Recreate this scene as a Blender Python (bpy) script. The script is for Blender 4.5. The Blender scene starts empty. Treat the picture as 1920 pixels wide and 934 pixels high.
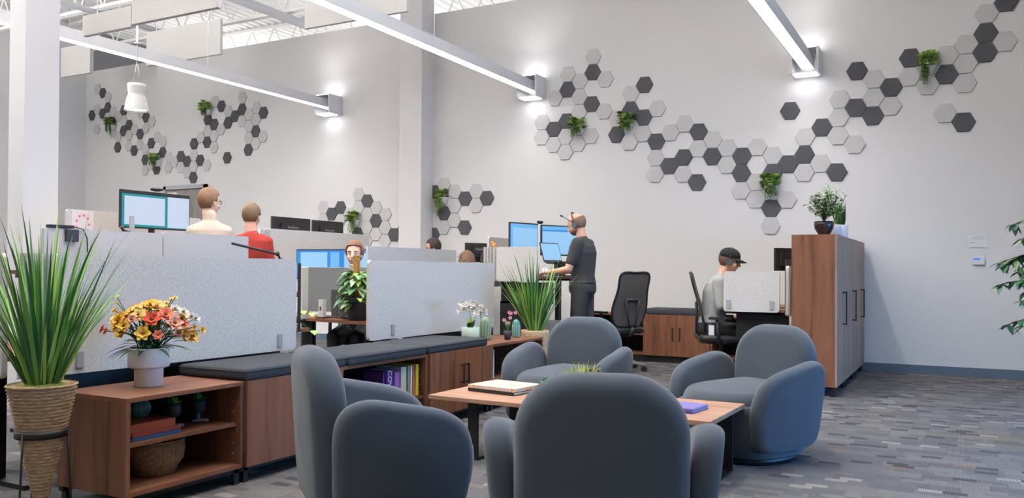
import bpy, math, random
from mathutils import Vector as V, Matrix, Euler
PI=math.pi
sc=bpy.context.scene
C=sc.collection
rnd=random.Random(7)
def R(a): return math.radians(a)

# ---------------------------------------------------------------- materials
def srgb(c):
    return tuple(((x/255)/12.92 if x/255<=0.04045 else ((x/255+0.055)/1.055)**2.4) for x in c)
MC={}
def nodes(name):
    m=bpy.data.materials.new(name); m.use_nodes=True; nt=m.node_tree
    return m,nt,nt.nodes['Principled BSDF']
def mat(name,col,rough=.6,metal=0,noise=0,nscale=40,bump=0,bscale=200,spec=.5,trans=0,sheen=0,stretch=(1,1,1)):
    """plain procedural surface: base colour with optional mottling and bump"""
    if name in MC: return MC[name]
    m,nt,b=nodes(name); c=srgb(col)
    b.inputs['Base Color'].default_value=(*c,1); b.inputs['Roughness'].default_value=rough
    b.inputs['Metallic'].default_value=metal; b.inputs['Specular IOR Level'].default_value=spec
    if trans: b.inputs['Transmission Weight'].default_value=trans
    if sheen: b.inputs['Sheen Weight'].default_value=sheen
    if noise or bump:
        tc=nt.nodes.new('ShaderNodeTexCoord'); mp=nt.nodes.new('ShaderNodeMapping'); mp.inputs['Scale'].default_value=stretch
        nt.links.new(tc.outputs['Object'],mp.inputs[0])
    if noise:
        n=nt.nodes.new('ShaderNodeTexNoise'); n.inputs['Scale'].default_value=nscale; n.inputs['Detail'].default_value=6
        nt.links.new(mp.outputs[0],n.inputs['Vector'])
        r=nt.nodes.new('ShaderNodeValToRGB'); r.color_ramp.elements[0].position=.3; r.color_ramp.elements[1].position=.7
        r.color_ramp.elements[0].color=(*[x*(1-noise) for x in c],1); r.color_ramp.elements[1].color=(*[min(1,x*(1+noise)) for x in c],1)
        nt.links.new(n.outputs['Fac'],r.inputs[0]); nt.links.new(r.outputs[0],b.inputs['Base Color'])
    if bump:
        n=nt.nodes.new('ShaderNodeTexNoise'); n.inputs['Scale'].default_value=bscale; n.inputs['Detail'].default_value=3
        nt.links.new(mp.outputs[0],n.inputs['Vector'])
        bp=nt.nodes.new('ShaderNodeBump'); bp.inputs['Strength'].default_value=bump; bp.inputs['Distance'].default_value=.004
        nt.links.new(n.outputs['Fac'],bp.inputs['Height']); nt.links.new(bp.outputs[0],b.inputs['Normal'])
    MC[name]=m; return m
def emit(name,col,s):
    if name in MC: return MC[name]
    m,nt,b=nodes(name); c=srgb(col)
    b.inputs['Base Color'].default_value=(*[x*.15 for x in c],1); b.inputs['Emission Color'].default_value=(*c,1); b.inputs['Emission Strength'].default_value=s
    MC[name]=m; return m
def wood(name,axis,base=(122,82,62),dark=(86,55,41)):
    """walnut laminate, grain running along the given local axis"""
    if name in MC: return MC[name]
    m,nt,b=nodes(name); L=nt.links.new; N=nt.nodes.new
    tc=N('ShaderNodeTexCoord'); mp=N('ShaderNodeMapping')
    s=[9,9,9]; s['xyz'.index(axis)]=.7; mp.inputs['Scale'].default_value=s
    L(tc.outputs['Object'],mp.inputs[0])
    n=N('ShaderNodeTexNoise'); n.inputs['Scale'].default_value=1.6; n.inputs['Detail'].default_value=8; n.inputs['Distortion'].default_value=.6
    L(mp.outputs[0],n.inputs['Vector'])
    n2=N('ShaderNodeTexNoise'); n2.inputs['Scale'].default_value=14; n2.inputs['Detail'].default_value=4
    L(mp.outputs[0],n2.inputs['Vector'])
    mx=N('ShaderNodeMath'); mx.operation='MULTIPLY_ADD'; mx.inputs[1].default_value=.3
    L(n2.outputs['Fac'],mx.inputs[0]); L(n.outputs['Fac'],mx.inputs[2])
    r=N('ShaderNodeValToRGB'); e=r.color_ramp.elements; e[0].position=.42; e[1].position=.86
    e[0].color=(*srgb(dark),1); e[1].color=(*srgb([min(255,x*1.1) for x in base]),1)
    k=e.new(.62); k.color=(*srgb(base),1)
    L(mx.outputs[0],r.inputs[0]); L(r.outputs[0],b.inputs['Base Color'])
    b.inputs['Roughness'].default_value=.5; b.inputs['Specular IOR Level'].default_value=.22
    MC[name]=m; return m
def carpet():
    m,nt,b=nodes('carpet_planks'); L=nt.links.new; N=nt.nodes.new
    tc=N('ShaderNodeTexCoord'); sp=N('ShaderNodeSeparateXYZ'); L(tc.outputs['Object'],sp.inputs[0])
    def math_(op,a,b_=None,c=None):
        n=N('ShaderNodeMath'); n.operation=op
        for i,x in enumerate((a,b_,c)):
            if x is None: continue
            if isinstance(x,(int,float)): n.inputs[i].default_value=x
            else: L(x,n.inputs[i])
        return n.outputs[0]
    def layer(wy,wx,seed):
        row=math_('FLOOR',math_('DIVIDE',sp.outputs['Y'],wy))
        w=N('ShaderNodeTexWhiteNoise'); w.noise_dimensions='2D'; cb=N('ShaderNodeCombineXYZ'); L(row,cb.inputs[0]); cb.inputs[1].default_value=seed; L(cb.outputs[0],w.inputs['Vector'])
        x=math_('ADD',math_('DIVIDE',sp.outputs['X'],wx),math_('MULTIPLY',w.outputs['Value'],7.3))
        cell=math_('FLOOR',x)
        w2=N('ShaderNodeTexWhiteNoise'); w2.noise_dimensions='3D'; cb2=N('ShaderNodeCombineXYZ'); L(row,cb2.inputs[0]); L(cell,cb2.inputs[1]); cb2.inputs[2].default_value=seed+3; L(cb2.outputs[0],w2.inputs['Vector'])
        return w2.outputs['Value']
    def ramp(val,stops):
        r=N('ShaderNodeValToRGB'); r.color_ramp.interpolation='CONSTANT'; e=r.color_ramp.elements
        e[0].position=0; e[0].color=(*srgb(stops[0][1]),1); e[1].position=stops[1][0]; e[1].color=(*srgb(stops[1][1]),1)
        for p,c in stops[2:]:
            k=e.new(p); k.color=(*srgb(c),1)
        L(val,r.inputs[0]); return r.outputs[0]
    g=[(0,(124,123,127)),(.25,(131,130,132)),(.5,(117,117,122)),(.75,(138,136,137))]
    a=ramp(layer(.12,.21,1),g)
    v=layer(.06,.115,5)
    c=ramp(v,[(0,(92,93,99)),(.07,(122,119,120)),(.14,(166,161,157)),(.18,(136,130,128)),(.24,(128,128,132)),(.985,(154,126,106))])
    mk=N('ShaderNodeValToRGB'); mk.color_ramp.interpolation='CONSTANT'; e=mk.color_ramp.elements
    e[0].color=(1,1,1,1); e[1].position=.24; e[1].color=(0,0,0,1); k=e.new(.98); k.color=(.8,.8,.8,1)
    L(v,mk.inputs[0])
    mx=N('ShaderNodeMix'); mx.data_type='RGBA'; L(mk.outputs[0],mx.inputs[0]); L(a,mx.inputs[6]); L(c,mx.inputs[7])
    nz=N('ShaderNodeTexNoise'); nz.inputs['Scale'].default_value=160; nz.inputs['Detail'].default_value=4; L(tc.outputs['Object'],nz.inputs['Vector'])
    wv=N('ShaderNodeTexWave'); wv.bands_direction='X'; wv.inputs['Scale'].default_value=38; wv.inputs['Distortion'].default_value=1.5; L(tc.outputs['Object'],wv.inputs['Vector'])
    f=math_('ADD',math_('MULTIPLY',nz.outputs['Fac'],.7),math_('MULTIPLY',wv.outputs['Fac'],.22))
    f=math_('ADD',f,.12)
    hs=N('ShaderNodeVectorMath'); hs.operation='SCALE'; L(mx.outputs[2],hs.inputs[0]); L(f,hs.inputs['Scale'])
    L(hs.outputs[0],b.inputs['Base Color']); b.inputs['Roughness'].default_value=.95; b.inputs['Specular IOR Level'].default_value=.1
    bp=N('ShaderNodeBump'); bp.inputs['Strength'].default_value=.35; bp.inputs['Distance'].default_value=.004; L(f,bp.inputs['Height']); L(bp.outputs[0],b.inputs['Normal'])
    return m
WALL=mat('wall_paint',(212,211,211),.75,spec=.2)
WHITE=mat('white_paint',(212,212,214),.5)
CEIL=mat('ceiling_paint',(240,238,236),.7,spec=.2)
FELT=mat('screen_felt',(200,197,194),.95,noise=.13,nscale=70,bump=.2,bscale=300,spec=.1)
FELTW=mat('light_tile_felt',(190,189,189),.95,noise=.06,nscale=60,spec=.1)
FELTD=mat('dark_tile_felt',(86,87,91),.95,noise=.14,nscale=60,spec=.1)
FELTB=mat('baffle_felt',(198,196,194),.95,noise=.05,nscale=50,spec=.1)
CLIP=mat('clip_plastic',(150,152,158),.5)
GREYP=mat('panel_frost',(196,196,197),.55)
UPH=mat('upholstery',(71,79,90),.95,bump=.25,bscale=700,spec=.12,sheen=.25)
CUSH=mat('cushion_fabric',(66,69,75),.95,bump=.2,bscale=500,spec=.1)
BLACK=mat('black_metal',(24,24,27),.45)
BLACKP=mat('black_plastic',(34,34,37),.5)
DGREY=mat('dark_plastic',(66,67,70),.5)
MESH=mat('chair_mesh',(92,92,95),.8,noise=.2,nscale=300)
CHROME=mat('brushed_metal',(190,190,192),.3,metal=.9)
WX=wood('walnut_x','x'); WY=wood('walnut_y','y'); WZ=wood('walnut_z','z')
WT=wood('walnut_table_sheen','x',(162,126,106),(128,94,76))  # same walnut, lightened: the tabletop's reflection is put into its colour
WDARK=mat('bookcase_back',(40,30,27),.8)
WGREY=wood('grey_wood_door','z',(142,136,132),(118,112,108))
DOORF=wood('cabinet_front','z',(150,126,114),(128,106,94))
G1=mat('leaf_green',(86,136,52),.5,noise=.35,nscale=8)
G2=mat('leaf_dark',(44,84,44),.5,noise=.3,nscale=10)
G3=mat('leaf_lime',(140,176,76),.5,noise=.25,nscale=12)
G4=mat('leaf_pale',(150,180,130),.5,noise=.25,nscale=12)
BRN=mat('stem_brown',(96,74,52),.8)
WICK=mat('wicker',(186,158,124),.85,noise=.45,nscale=30,stretch=(1,1,6))
MOSS=mat('moss',(128,138,66),.95,noise=.4,nscale=40,bump=.6,bscale=90)
CERW=mat('white_ceramic',(220,219,221),.35)
CERT=mat('teal_ceramic',(60,106,98),.35,noise=.2,nscale=20)
SKIN=mat('skin',(214,164,142),.55,noise=.06,nscale=10)
SKIN2=mat('skin_pale',(226,186,166),.55,noise=.06,nscale=10)
LIP=mat('lips',(176,102,92),.5)
EYEW=mat('eye_white',(236,234,232),.3)
EYED=mat('eye_iris',(60,66,74),.2)
GLOW=emit('light_strip',(255,252,255),3.2)
GLOWB=emit('light_strip_end',(255,252,255),9)

# ---------------------------------------------------------------- mesh builder
class MB:
    def __init__(s): s.v=[]; s.f=[]; s.m=[]; s.sm=[]
    def add(s,vs,fs,mi=0,smooth=False,M=None):
        o=len(s.v)
        for p in vs:
            p=V(p); s.v.append(M@p if M else p)
        for f in fs: s.f.append([i+o for i in f]); s.m.append(mi); s.sm.append(smooth)
        return s
    def box(s,c,d,mi=0,M=None,rz=0):
        x,y,z=d[0]/2,d[1]/2,d[2]/2; c=V(c)
        T=Matrix.Rotation(rz,4,'Z') if rz else None
        vs=[]
        for a in ((-x,-y,-z),(x,-y,-z),(x,y,-z),(-x,y,-z),(-x,-y,z),(x,-y,z),(x,y,z),(-x,y,z)):
            p=V(a)
            if T: p=T@p
            vs.append(c+p)
        return s.add(vs,[(0,3,2,1),(4,5,6,7),(0,1,5,4),(1,2,6,5),(2,3,7,6),(3,0,4,7)],mi,False,M)
    def frame(s,p0,p1):
        d=(V(p1)-V(p0)); L=d.length; d.normalize()
        a=V((0,0,1)) if abs(d.z)<.9 else V((1,0,0))
        x=d.cross(a).normalized(); y=d.cross(x).normalized(); return x,y,d,L
    def cyl(s,p0,p1,r0,r1=None,n=16,mi=0,smooth=True,caps=True,M=None):
        if r1 is None: r1=r0
        x,y,d,L=s.frame(p0,p1); vs=[]
        for p,r in ((V(p0),r0),(V(p1),r1)):
            for k in range(n):
                t=2*PI*k/n; vs.append(p+x*math.cos(t)*r+y*math.sin(t)*r)
        fs=[(k,(k+1)%n,n+(k+1)%n,n+k) for k in range(n)]
        s.add(vs,fs,mi,smooth,M)
        if caps:
            s.add(vs[:n],[tuple(range(n))[::-1]],mi,False,M); s.add(vs[n:],[tuple(range(n))],mi,False,M)
        return s
    def capsule(s,p0,p1,r0,r1=None,n=14,h=5,mi=0,M=None,sq=1.0):
        if r1 is None: r1=r0
        x,y,d,L=s.frame(p0,p1) if (V(p1)-V(p0)).length>1e-6 else (V((1,0,0)),V((0,1,0)),V((0,0,1)),0)
        rings=[]
        for i in range(h+1):
            a=-PI/2+PI/2*i/h; rings.append((V(p0)+d*math.sin(a)*r0,math.cos(a)*r0))
        for i in range(h+1):
            a=PI/2*i/h; rings.append((V(p1)+d*math.sin(a)*r1,math.cos(a)*r1))
        return s.rings([[c+x*math.cos(2*PI*k/n)*max(r,1e-4)+y*math.sin(2*PI*k/n)*max(r,1e-4)*sq for k in range(n)] for c,r in rings],mi,M=M)
    def rings(s,rs,mi=0,smooth=True,caps=True,M=None,close=False):
        n=len(rs[0]); vs=[p for r in rs for p in r]; fs=[]
        m=len(rs)
        for i in range(m if close else m-1):
            j=(i+1)%m
            for k in range(n): fs.append((i*n+k,i*n+(k+1)%n,j*n+(k+1)%n,j*n+k))
        if caps and not close: fs.append(tuple(range(n))[::-1]); fs.append(tuple(range((m-1)*n,m*n)))
        return s.add(vs,fs,mi,smooth,M)
    def loft(s,sec,n=24,mi=0,M=None,p=2.0,smooth=True,caps=True):
        """sec: list of (cx,cy,z,rx,ry); superelliptic sections"""
        rs=[]
        for cx,cy,z,rx,ry in sec:
            r=[]
            for k in range(n):
                t=2*PI*k/n; c,q=math.cos(t),math.sin(t)
                r.append(V((cx+rx*math.copysign(abs(c)**(2/p),c),cy+ry*math.copysign(abs(q)**(2/p),q),z)))
            rs.append(r)
        return s.rings(rs,mi,smooth,caps,M)
    def lathe(s,prof,n=32,c=(0,0,0),mi=0,M=None,smooth=True,caps=True):
        return s.loft([(c[0],c[1],c[2]+z,max(r,1e-4),max(r,1e-4)) for r,z in prof],n,mi,M,smooth=smooth,caps=caps)
    def ball(s,c,r,n=16,h=10,mi=0,M=None,T=None):
        r=(r,r,r) if isinstance(r,(int,float)) else r; rs=[]
        for i in range(h+1):
            a=-PI/2+PI*i/h; q=max(math.cos(a),1e-3)
            ring=[V((r[0]*q*math.cos(2*PI*k/n),r[1]*q*math.sin(2*PI*k/n),r[2]*math.sin(a))) for k in range(n)]
            if T: ring=[T@p for p in ring]
            rs.append([V(c)+p for p in ring])
        return s.rings(rs,mi,M=M)
    def tube(s,pts,r,n=8,mi=0,M=None,smooth=True):
        pts=[V(p) for p in pts]; rs=[]; px=None
        for i,p in enumerate(pts):
            d=(pts[min(i+1,len(pts)-1)]-pts[max(i-1,0)]).normalized()
            if px is None:
                a=V((0,0,1)) if abs(d.z)<.9 else V((1,0,0)); px=d.cross(a).normalized()
            px=(px-d*px.dot(d)).normalized(); py=d.cross(px)
            rr=r[i] if isinstance(r,(list,tuple)) else r
            rs.append([p+px*math.cos(2*PI*k/n)*rr+py*math.sin(2*PI*k/n)*rr for k in range(n)])
        return s.rings(rs,mi,smooth,True,M)
    def prism(s,pts,z0,z1,mi=0,M=None,smooth=False):
        n=len(pts)
        vs=[V((x,y,z0)) for x,y in pts]+[V((x,y,z1)) for x,y in pts]
        fs=[(k,(k+1)%n,n+(k+1)%n,n+k) for k in range(n)]
        s.add(vs,fs,mi,smooth,M); s.add(vs[:n],[tuple(range(n))[::-1]],mi,False,M); s.add(vs[n:],[tuple(range(n))],mi,False,M)
        return s
    def leaf(s,p,d,L,w,up=(0,0,1),bend=.3,mi=0,seg=4,fold=.15,shape=None):
        """a curved leaf blade starting at p and growing along d"""
        p=V(p); d=V(d).normalized(); up=V(up); side=d.cross(up)
        if side.length<.05: side=d.cross(V((1,0,0)))
        side.normalize(); nrm=side.cross(d).normalized(); vs=[]
        for i in range(seg+1):
            t=i/seg
            c=p+d*L*t*(1-.15*bend*t)-V((0,0,1))*bend*L*t*t*.6
            ww=w*(shape(t) if shape else math.sin(PI*min(.97,max(.04,t))**.8))/2
            vs+= [c-side*ww+nrm*ww*fold, c-nrm*ww*fold*.5, c+side*ww+nrm*ww*fold]
        fs=[]
        for i in range(seg):
            a=i*3; fs+=[(a,a+1,a+4,a+3),(a+1,a+2,a+5,a+4)]
        return s.add(vs,fs,mi,True)
    def grass(s,p,d,L,w,droop,mi=0,seg=9):
        p=V(p); d=V(d).normalized(); h=V((d.x,d.y,0)); h=h.normalized() if h.length>1e-3 else V((1,0,0))
        side=h.cross(V((0,0,1))).normalized(); cur=p.copy(); vs=[]; ang=math.atan2(math.hypot(d.x,d.y),d.z)
        for i in range(seg+1):
            t=i/seg; ww=w/2*(min(1,.55+t*2))*(1-t**2.2)+.0004
            q=h*math.sin(ang)+V((0,0,1))*math.cos(ang); nn=q.cross(side)
            vs+=[cur-side*ww+nn*ww*.35,cur,cur+side*ww+nn*ww*.35]
            cur=cur+q*(L/seg); ang+=droop/seg*(.3+1.4*t)
        fs=[]
        for i in range(seg):
            a=i*3; fs+=[(a,a+1,a+4,a+3),(a+1,a+2,a+5,a+4)]
        return s.add(vs,fs,mi,True)
    def slab(s,out,t,edge,fn,mi=0,k=5,puff=0):
        """soft pad: closed outline (u,v), thickness t, rounded edge, mapped by fn(u,v,w)"""
        n=len(out); cx=sum(p[0] for p in out)/n; cy=sum(p[1] for p in out)/n
        R_=[(0,0)]
        prof=[]   # (inset distance, w)
        for i in range(k+1):
            a=PI/2*i/k; prof.append((edge*(1-math.sin(a)),math.cos(a)))
        rings=[]
        def ring(ins,w):
            r=[]
            for u,v in out:
                dx,dy=u-cx,v-cy; L=math.hypot(dx,dy); q=max(.02,(L-ins)/L)
                r.append(fn(cx+dx*q,cy+dy*q,w))
            return r
        mr=min(math.hypot(u-cx,v-cy) for u,v in out)
        for f in (.97,.8,.55,.3): # lower face, centre outwards
            ins=edge+(mr-edge)*f; rings.append(ring(ins,-t/2-puff*f))
        for ins,c in prof: rings.append(ring(ins,-t/2*c))
        for ins,c in prof[::-1][1:]: rings.append(ring(ins,t/2*c))
        for f in (.3,.55,.8,.97):
            ins=edge+(mr-edge)*f; rings.append(ring(ins,t/2+puff*f))
        return s.rings(rings,mi)
def to_mesh(name,b,mats):
    me=bpy.data.meshes.new(name); me.from_pydata([tuple(p) for p in b.v],[],b.f)
    for m in (mats if isinstance(mats,(list,tuple)) else [mats]): me.materials.append(m)
    me.polygons.foreach_set('material_index',b.m); me.polygons.foreach_set('use_smooth',b.sm); me.update()
    return me
def obj(name,b,mats,parent=None,bev=0,fixn=True,sub=0,label=None,remesh=0,seg=2,solid=0):
    o=bpy.data.objects.new(name,to_mesh(name,b,mats)); C.objects.link(o); o.parent=parent
    if remesh:
        r=o.modifiers.new('r','REMESH'); r.mode='VOXEL'; r.voxel_size=remesh; r.use_smooth_shade=True
        q=o.modifiers.new('s','SMOOTH'); q.iterations=3; q.factor=.5
    if solid:
        q=o.modifiers.new('so','SOLIDIFY'); q.thickness=solid; q.offset=0
    if bev:
        q=o.modifiers.new('b','BEVEL'); q.width=bev; q.segments=seg; q.limit_method='ANGLE'; q.angle_limit=R(40)
    if sub:
        q=o.modifiers.new('u','SUBSURF'); q.levels=sub; q.render_levels=sub
    if label: o['label']=label
    return o
def thing(name,label,cat,loc=(0,0,0),rz=0,group=None):
    o=bpy.data.objects.new(name,None); C.objects.link(o); o.location=loc; o.rotation_euler=(0,0,rz)
    o.empty_display_size=.1; o['label']=label; o['category']=cat
    if group: o['group']=group
    return o
def tag(o,label,cat,group=None,kind=None):
    if label: o['label']=label
    if cat: o['category']=cat
    if group: o['group']=group
    if kind: o['kind']=kind
    return o
def struct(name,b,m,parent=None,bev=0):
    o=obj(name,b,m,parent,bev)
    if parent is None: o['kind']='structure'
    return o
def kids(o): return [x for x in bpy.data.objects if x.parent==o]
def dup(o,loc=None,rz=None,label=None,group=None,parent=None,top=True):
    c=o.copy(); C.objects.link(c)
    if not top: c.parent=parent
    else:
        if loc is not None: c.location=loc
        if rz is not None: c.rotation_euler=(0,0,rz)
        if label: c['label']=label
        if group: c['group']=group
    for ch in kids(o): dup(ch,parent=c,top=False)
    return c
def rrect(w,h,r,n=5,cx=0,cy=0):
    rs=r if isinstance(r,(list,tuple)) else (r,)*4; o=[]
    for q,(sx,sy) in enumerate(((1,1),(-1,1),(-1,-1),(1,-1))):
        rr=rs[q]
        for i in range(n+1):
            a=PI/2*q+PI/2*i/n
            o.append((cx+sx*(w/2-rr)+rr*math.cos(a),cy+sy*(h/2-rr)+rr*math.sin(a)))
    return o
def spline(pts,n=6,closed=True):
    o=[]; m=len(pts)
    for i in range(m):
        p=[V((*pts[(i+k-1)%m],0)) for k in range(4)]
        for j in range(n):
            t=j/n
            q=.5*((2*p[1])+(p[2]-p[0])*t+(2*p[0]-5*p[1]+4*p[2]-p[3])*t*t+(3*p[1]-p[0]-3*p[2]+p[3])*t**3)
            o.append((q.x,q.y))
    return o
def text(body,size,mat_,parent,loc,rot,ext=.0008,align='CENTER',name='lettering'):
    cu=bpy.data.curves.new(name,'FONT'); cu.body=body; cu.size=size; cu.extrude=ext; cu.align_x=align; cu.align_y='CENTER'
    tmp=bpy.data.objects.new(name,cu); me=bpy.data.meshes.new_from_object(tmp); bpy.data.objects.remove(tmp); me.materials.clear(); me.materials.append(mat_)
    o=bpy.data.objects.new(name,me); C.objects.link(o); o.parent=parent; o.location=loc; o.rotation_euler=rot
    return o

# ---------------------------------------------------------------- camera
YAW,PITCH,ROLL,F,CX,CY=R(28.3086),R(.6337),R(.3574),1570.,960.,492.
cam=bpy.data.cameras.new('camera'); co=bpy.data.objects.new('camera',cam); C.objects.link(co); sc.camera=co
fw=V((-math.sin(YAW)*math.cos(PITCH),math.cos(YAW)*math.cos(PITCH),math.sin(PITCH)))
r0=V((math.cos(YAW),math.sin(YAW),0)); u0=r0.cross(fw)
rr=r0*math.cos(ROLL)+u0*math.sin(ROLL); uu=-r0*math.sin(ROLL)+u0*math.cos(ROLL)
Mx=Matrix((rr,uu,-fw)).transposed().to_4x4(); Mx.translation=V((0,0,1.13)); co.matrix_world=Mx
cam.sensor_width=36; cam.lens=F/1920*36; cam.shift_y=(CY-467)/1920; cam.clip_end=100; cam.clip_start=.05

# ---------------------------------------------------------------- room
WY0=10.6
b=MB().box((-7,3.8,-.05),(24,14.6,.1)); struct('floor',b,carpet())
b=MB().box((-6.5,WY0+.15,2.52),(20.2,.3,5.04)); struct('wall_back',b,WALL)
b=MB().box((-15.5,5.5,3.2),(.3,10.5,6.4)); struct('wall_left',b,WALL)
b=MB()  # right wall with a wide daylight opening
for c,d in (((3.6,9.05,3.2),(.3,3.4,6.4)),((3.6,0,3.2),(.3,6.4,6.4)),((3.6,5.275,.15),(.3,4.15,.3)),((3.6,5.275,4.2),(.3,4.15,4.4))): b.box(c,d)
struct('wall_right',b,WALL)
b=MB()
for y in (3.22,4.25,5.28,6.3,7.32): b.box((3.6,y,1.15),(.08,.06,1.7))
b.box((3.6,5.27,1.97),(.08,4.16,.06)); b.box((3.6,5.27,.33),(.08,4.16,.06)); w=struct('window_1',b,BLACK)
b=MB().box((-4.8,WY0-.011,.048),(19,.02,.096)); struct('baseboard_back',b,mat('baseboard_vinyl',(88,104,120),.5))
# corrugated roof deck
b=MB(); z=5.95; vs=[]; x=-15.5
prof=[]
while x<3.7:
    prof+=[(x,z),(x+.07,z),(x+.09,z+.05),(x+.16,z+.05)]; x+=.18
n=len(prof); b.add([(p[0],-3.4,p[1]) for p in prof]+[(p[0],18,p[1]) for p in prof],[(i,i+1,n+i+1,n+i) for i in range(n-1)])
b.box((-6,7.4,z+.12),(19.6,21.8,.06)); struct('ceiling',b,CEIL)
def joist(y,zb,x0=-15.3,x1=3.4):
    b=MB(); zt=5.9
    for zz in (zb,zt): b.box(((x0+x1)/2,y-.03,zz),(x1-x0,.045,.05)); b.box(((x0+x1)/2,y+.03,zz),(x1-x0,.045,.05))
    x=x0+.1; k=0
    while x<x1-.3:
        a,c=(zb,zt) if k%2==0 else (zt,zb); b.cyl((x,y,a),(x+.3,y,c),.014,n=6); x+=.3; k+=1
    return b
for i,y in enumerate((3.6,5.3,7.0,8.7,10.25,12.2,13.9,15.6)): struct('trim_%d'%(i+1),joist(y,5.35),CEIL)
for i,(xx,zz,r_) in enumerate(((-9.6,5.2,.07),(-12.4,5.3,.05),(-6.2,5.3,.04))):
    b=MB().cyl((xx,-2,zz),(xx,WY0+.0,zz),r_,n=16)
    tag(obj('ceiling_pipe',b,mat('pipe_paint',(196,199,204),.6)),['thick white painted pipe crossing the roof trusses above the first light bar','slim white pipe under the roof deck at far left','slim white pipe under the roof deck above the middle light bar'][i],'pipe')
# free-standing column behind the first workstation, and pilaster on the back wall
struct('trim_9',MB().box((-7.925,4.93,2.97),(.25,.345,5.94)),WHITE,bev=.006)
struct('trim_10',MB().box((-7.28,WY0-.16,2.97),(.4,.32,5.94)),WALL,bev=.004)
# door on the back wall
dr=bpy.data.objects.new('door_1',None); C.objects.link(dr); dr['kind']='structure'; dr.location=(-12.45,WY0,0)
obj('door_leaf',MB().box((0,-.02,1.29),(.98,.03,2.58)),WGREY,dr)
b=MB().box((-.52,-.03,1.33),(.06,.06,2.66)).box((.52,-.03,1.33),(.06,.06,2.66)).box((0,-.03,2.63),(1.1,.06,.07)); obj('door_frame',b,mat('frame_grey',(168,168,170),.5),dr)
obj('door_closer',MB().box((-.28,-.07,2.5),(.26,.06,.07)),mat('closer_grey',(205,205,208),.4),dr,bev=.005)
obj('door_handle',MB().cyl((.4,-.04,1.02),(.4,-.09,1.02),.012).cyl((.4,-.09,1.02),(.28,-.09,1.02),.01),CHROME,dr)

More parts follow.
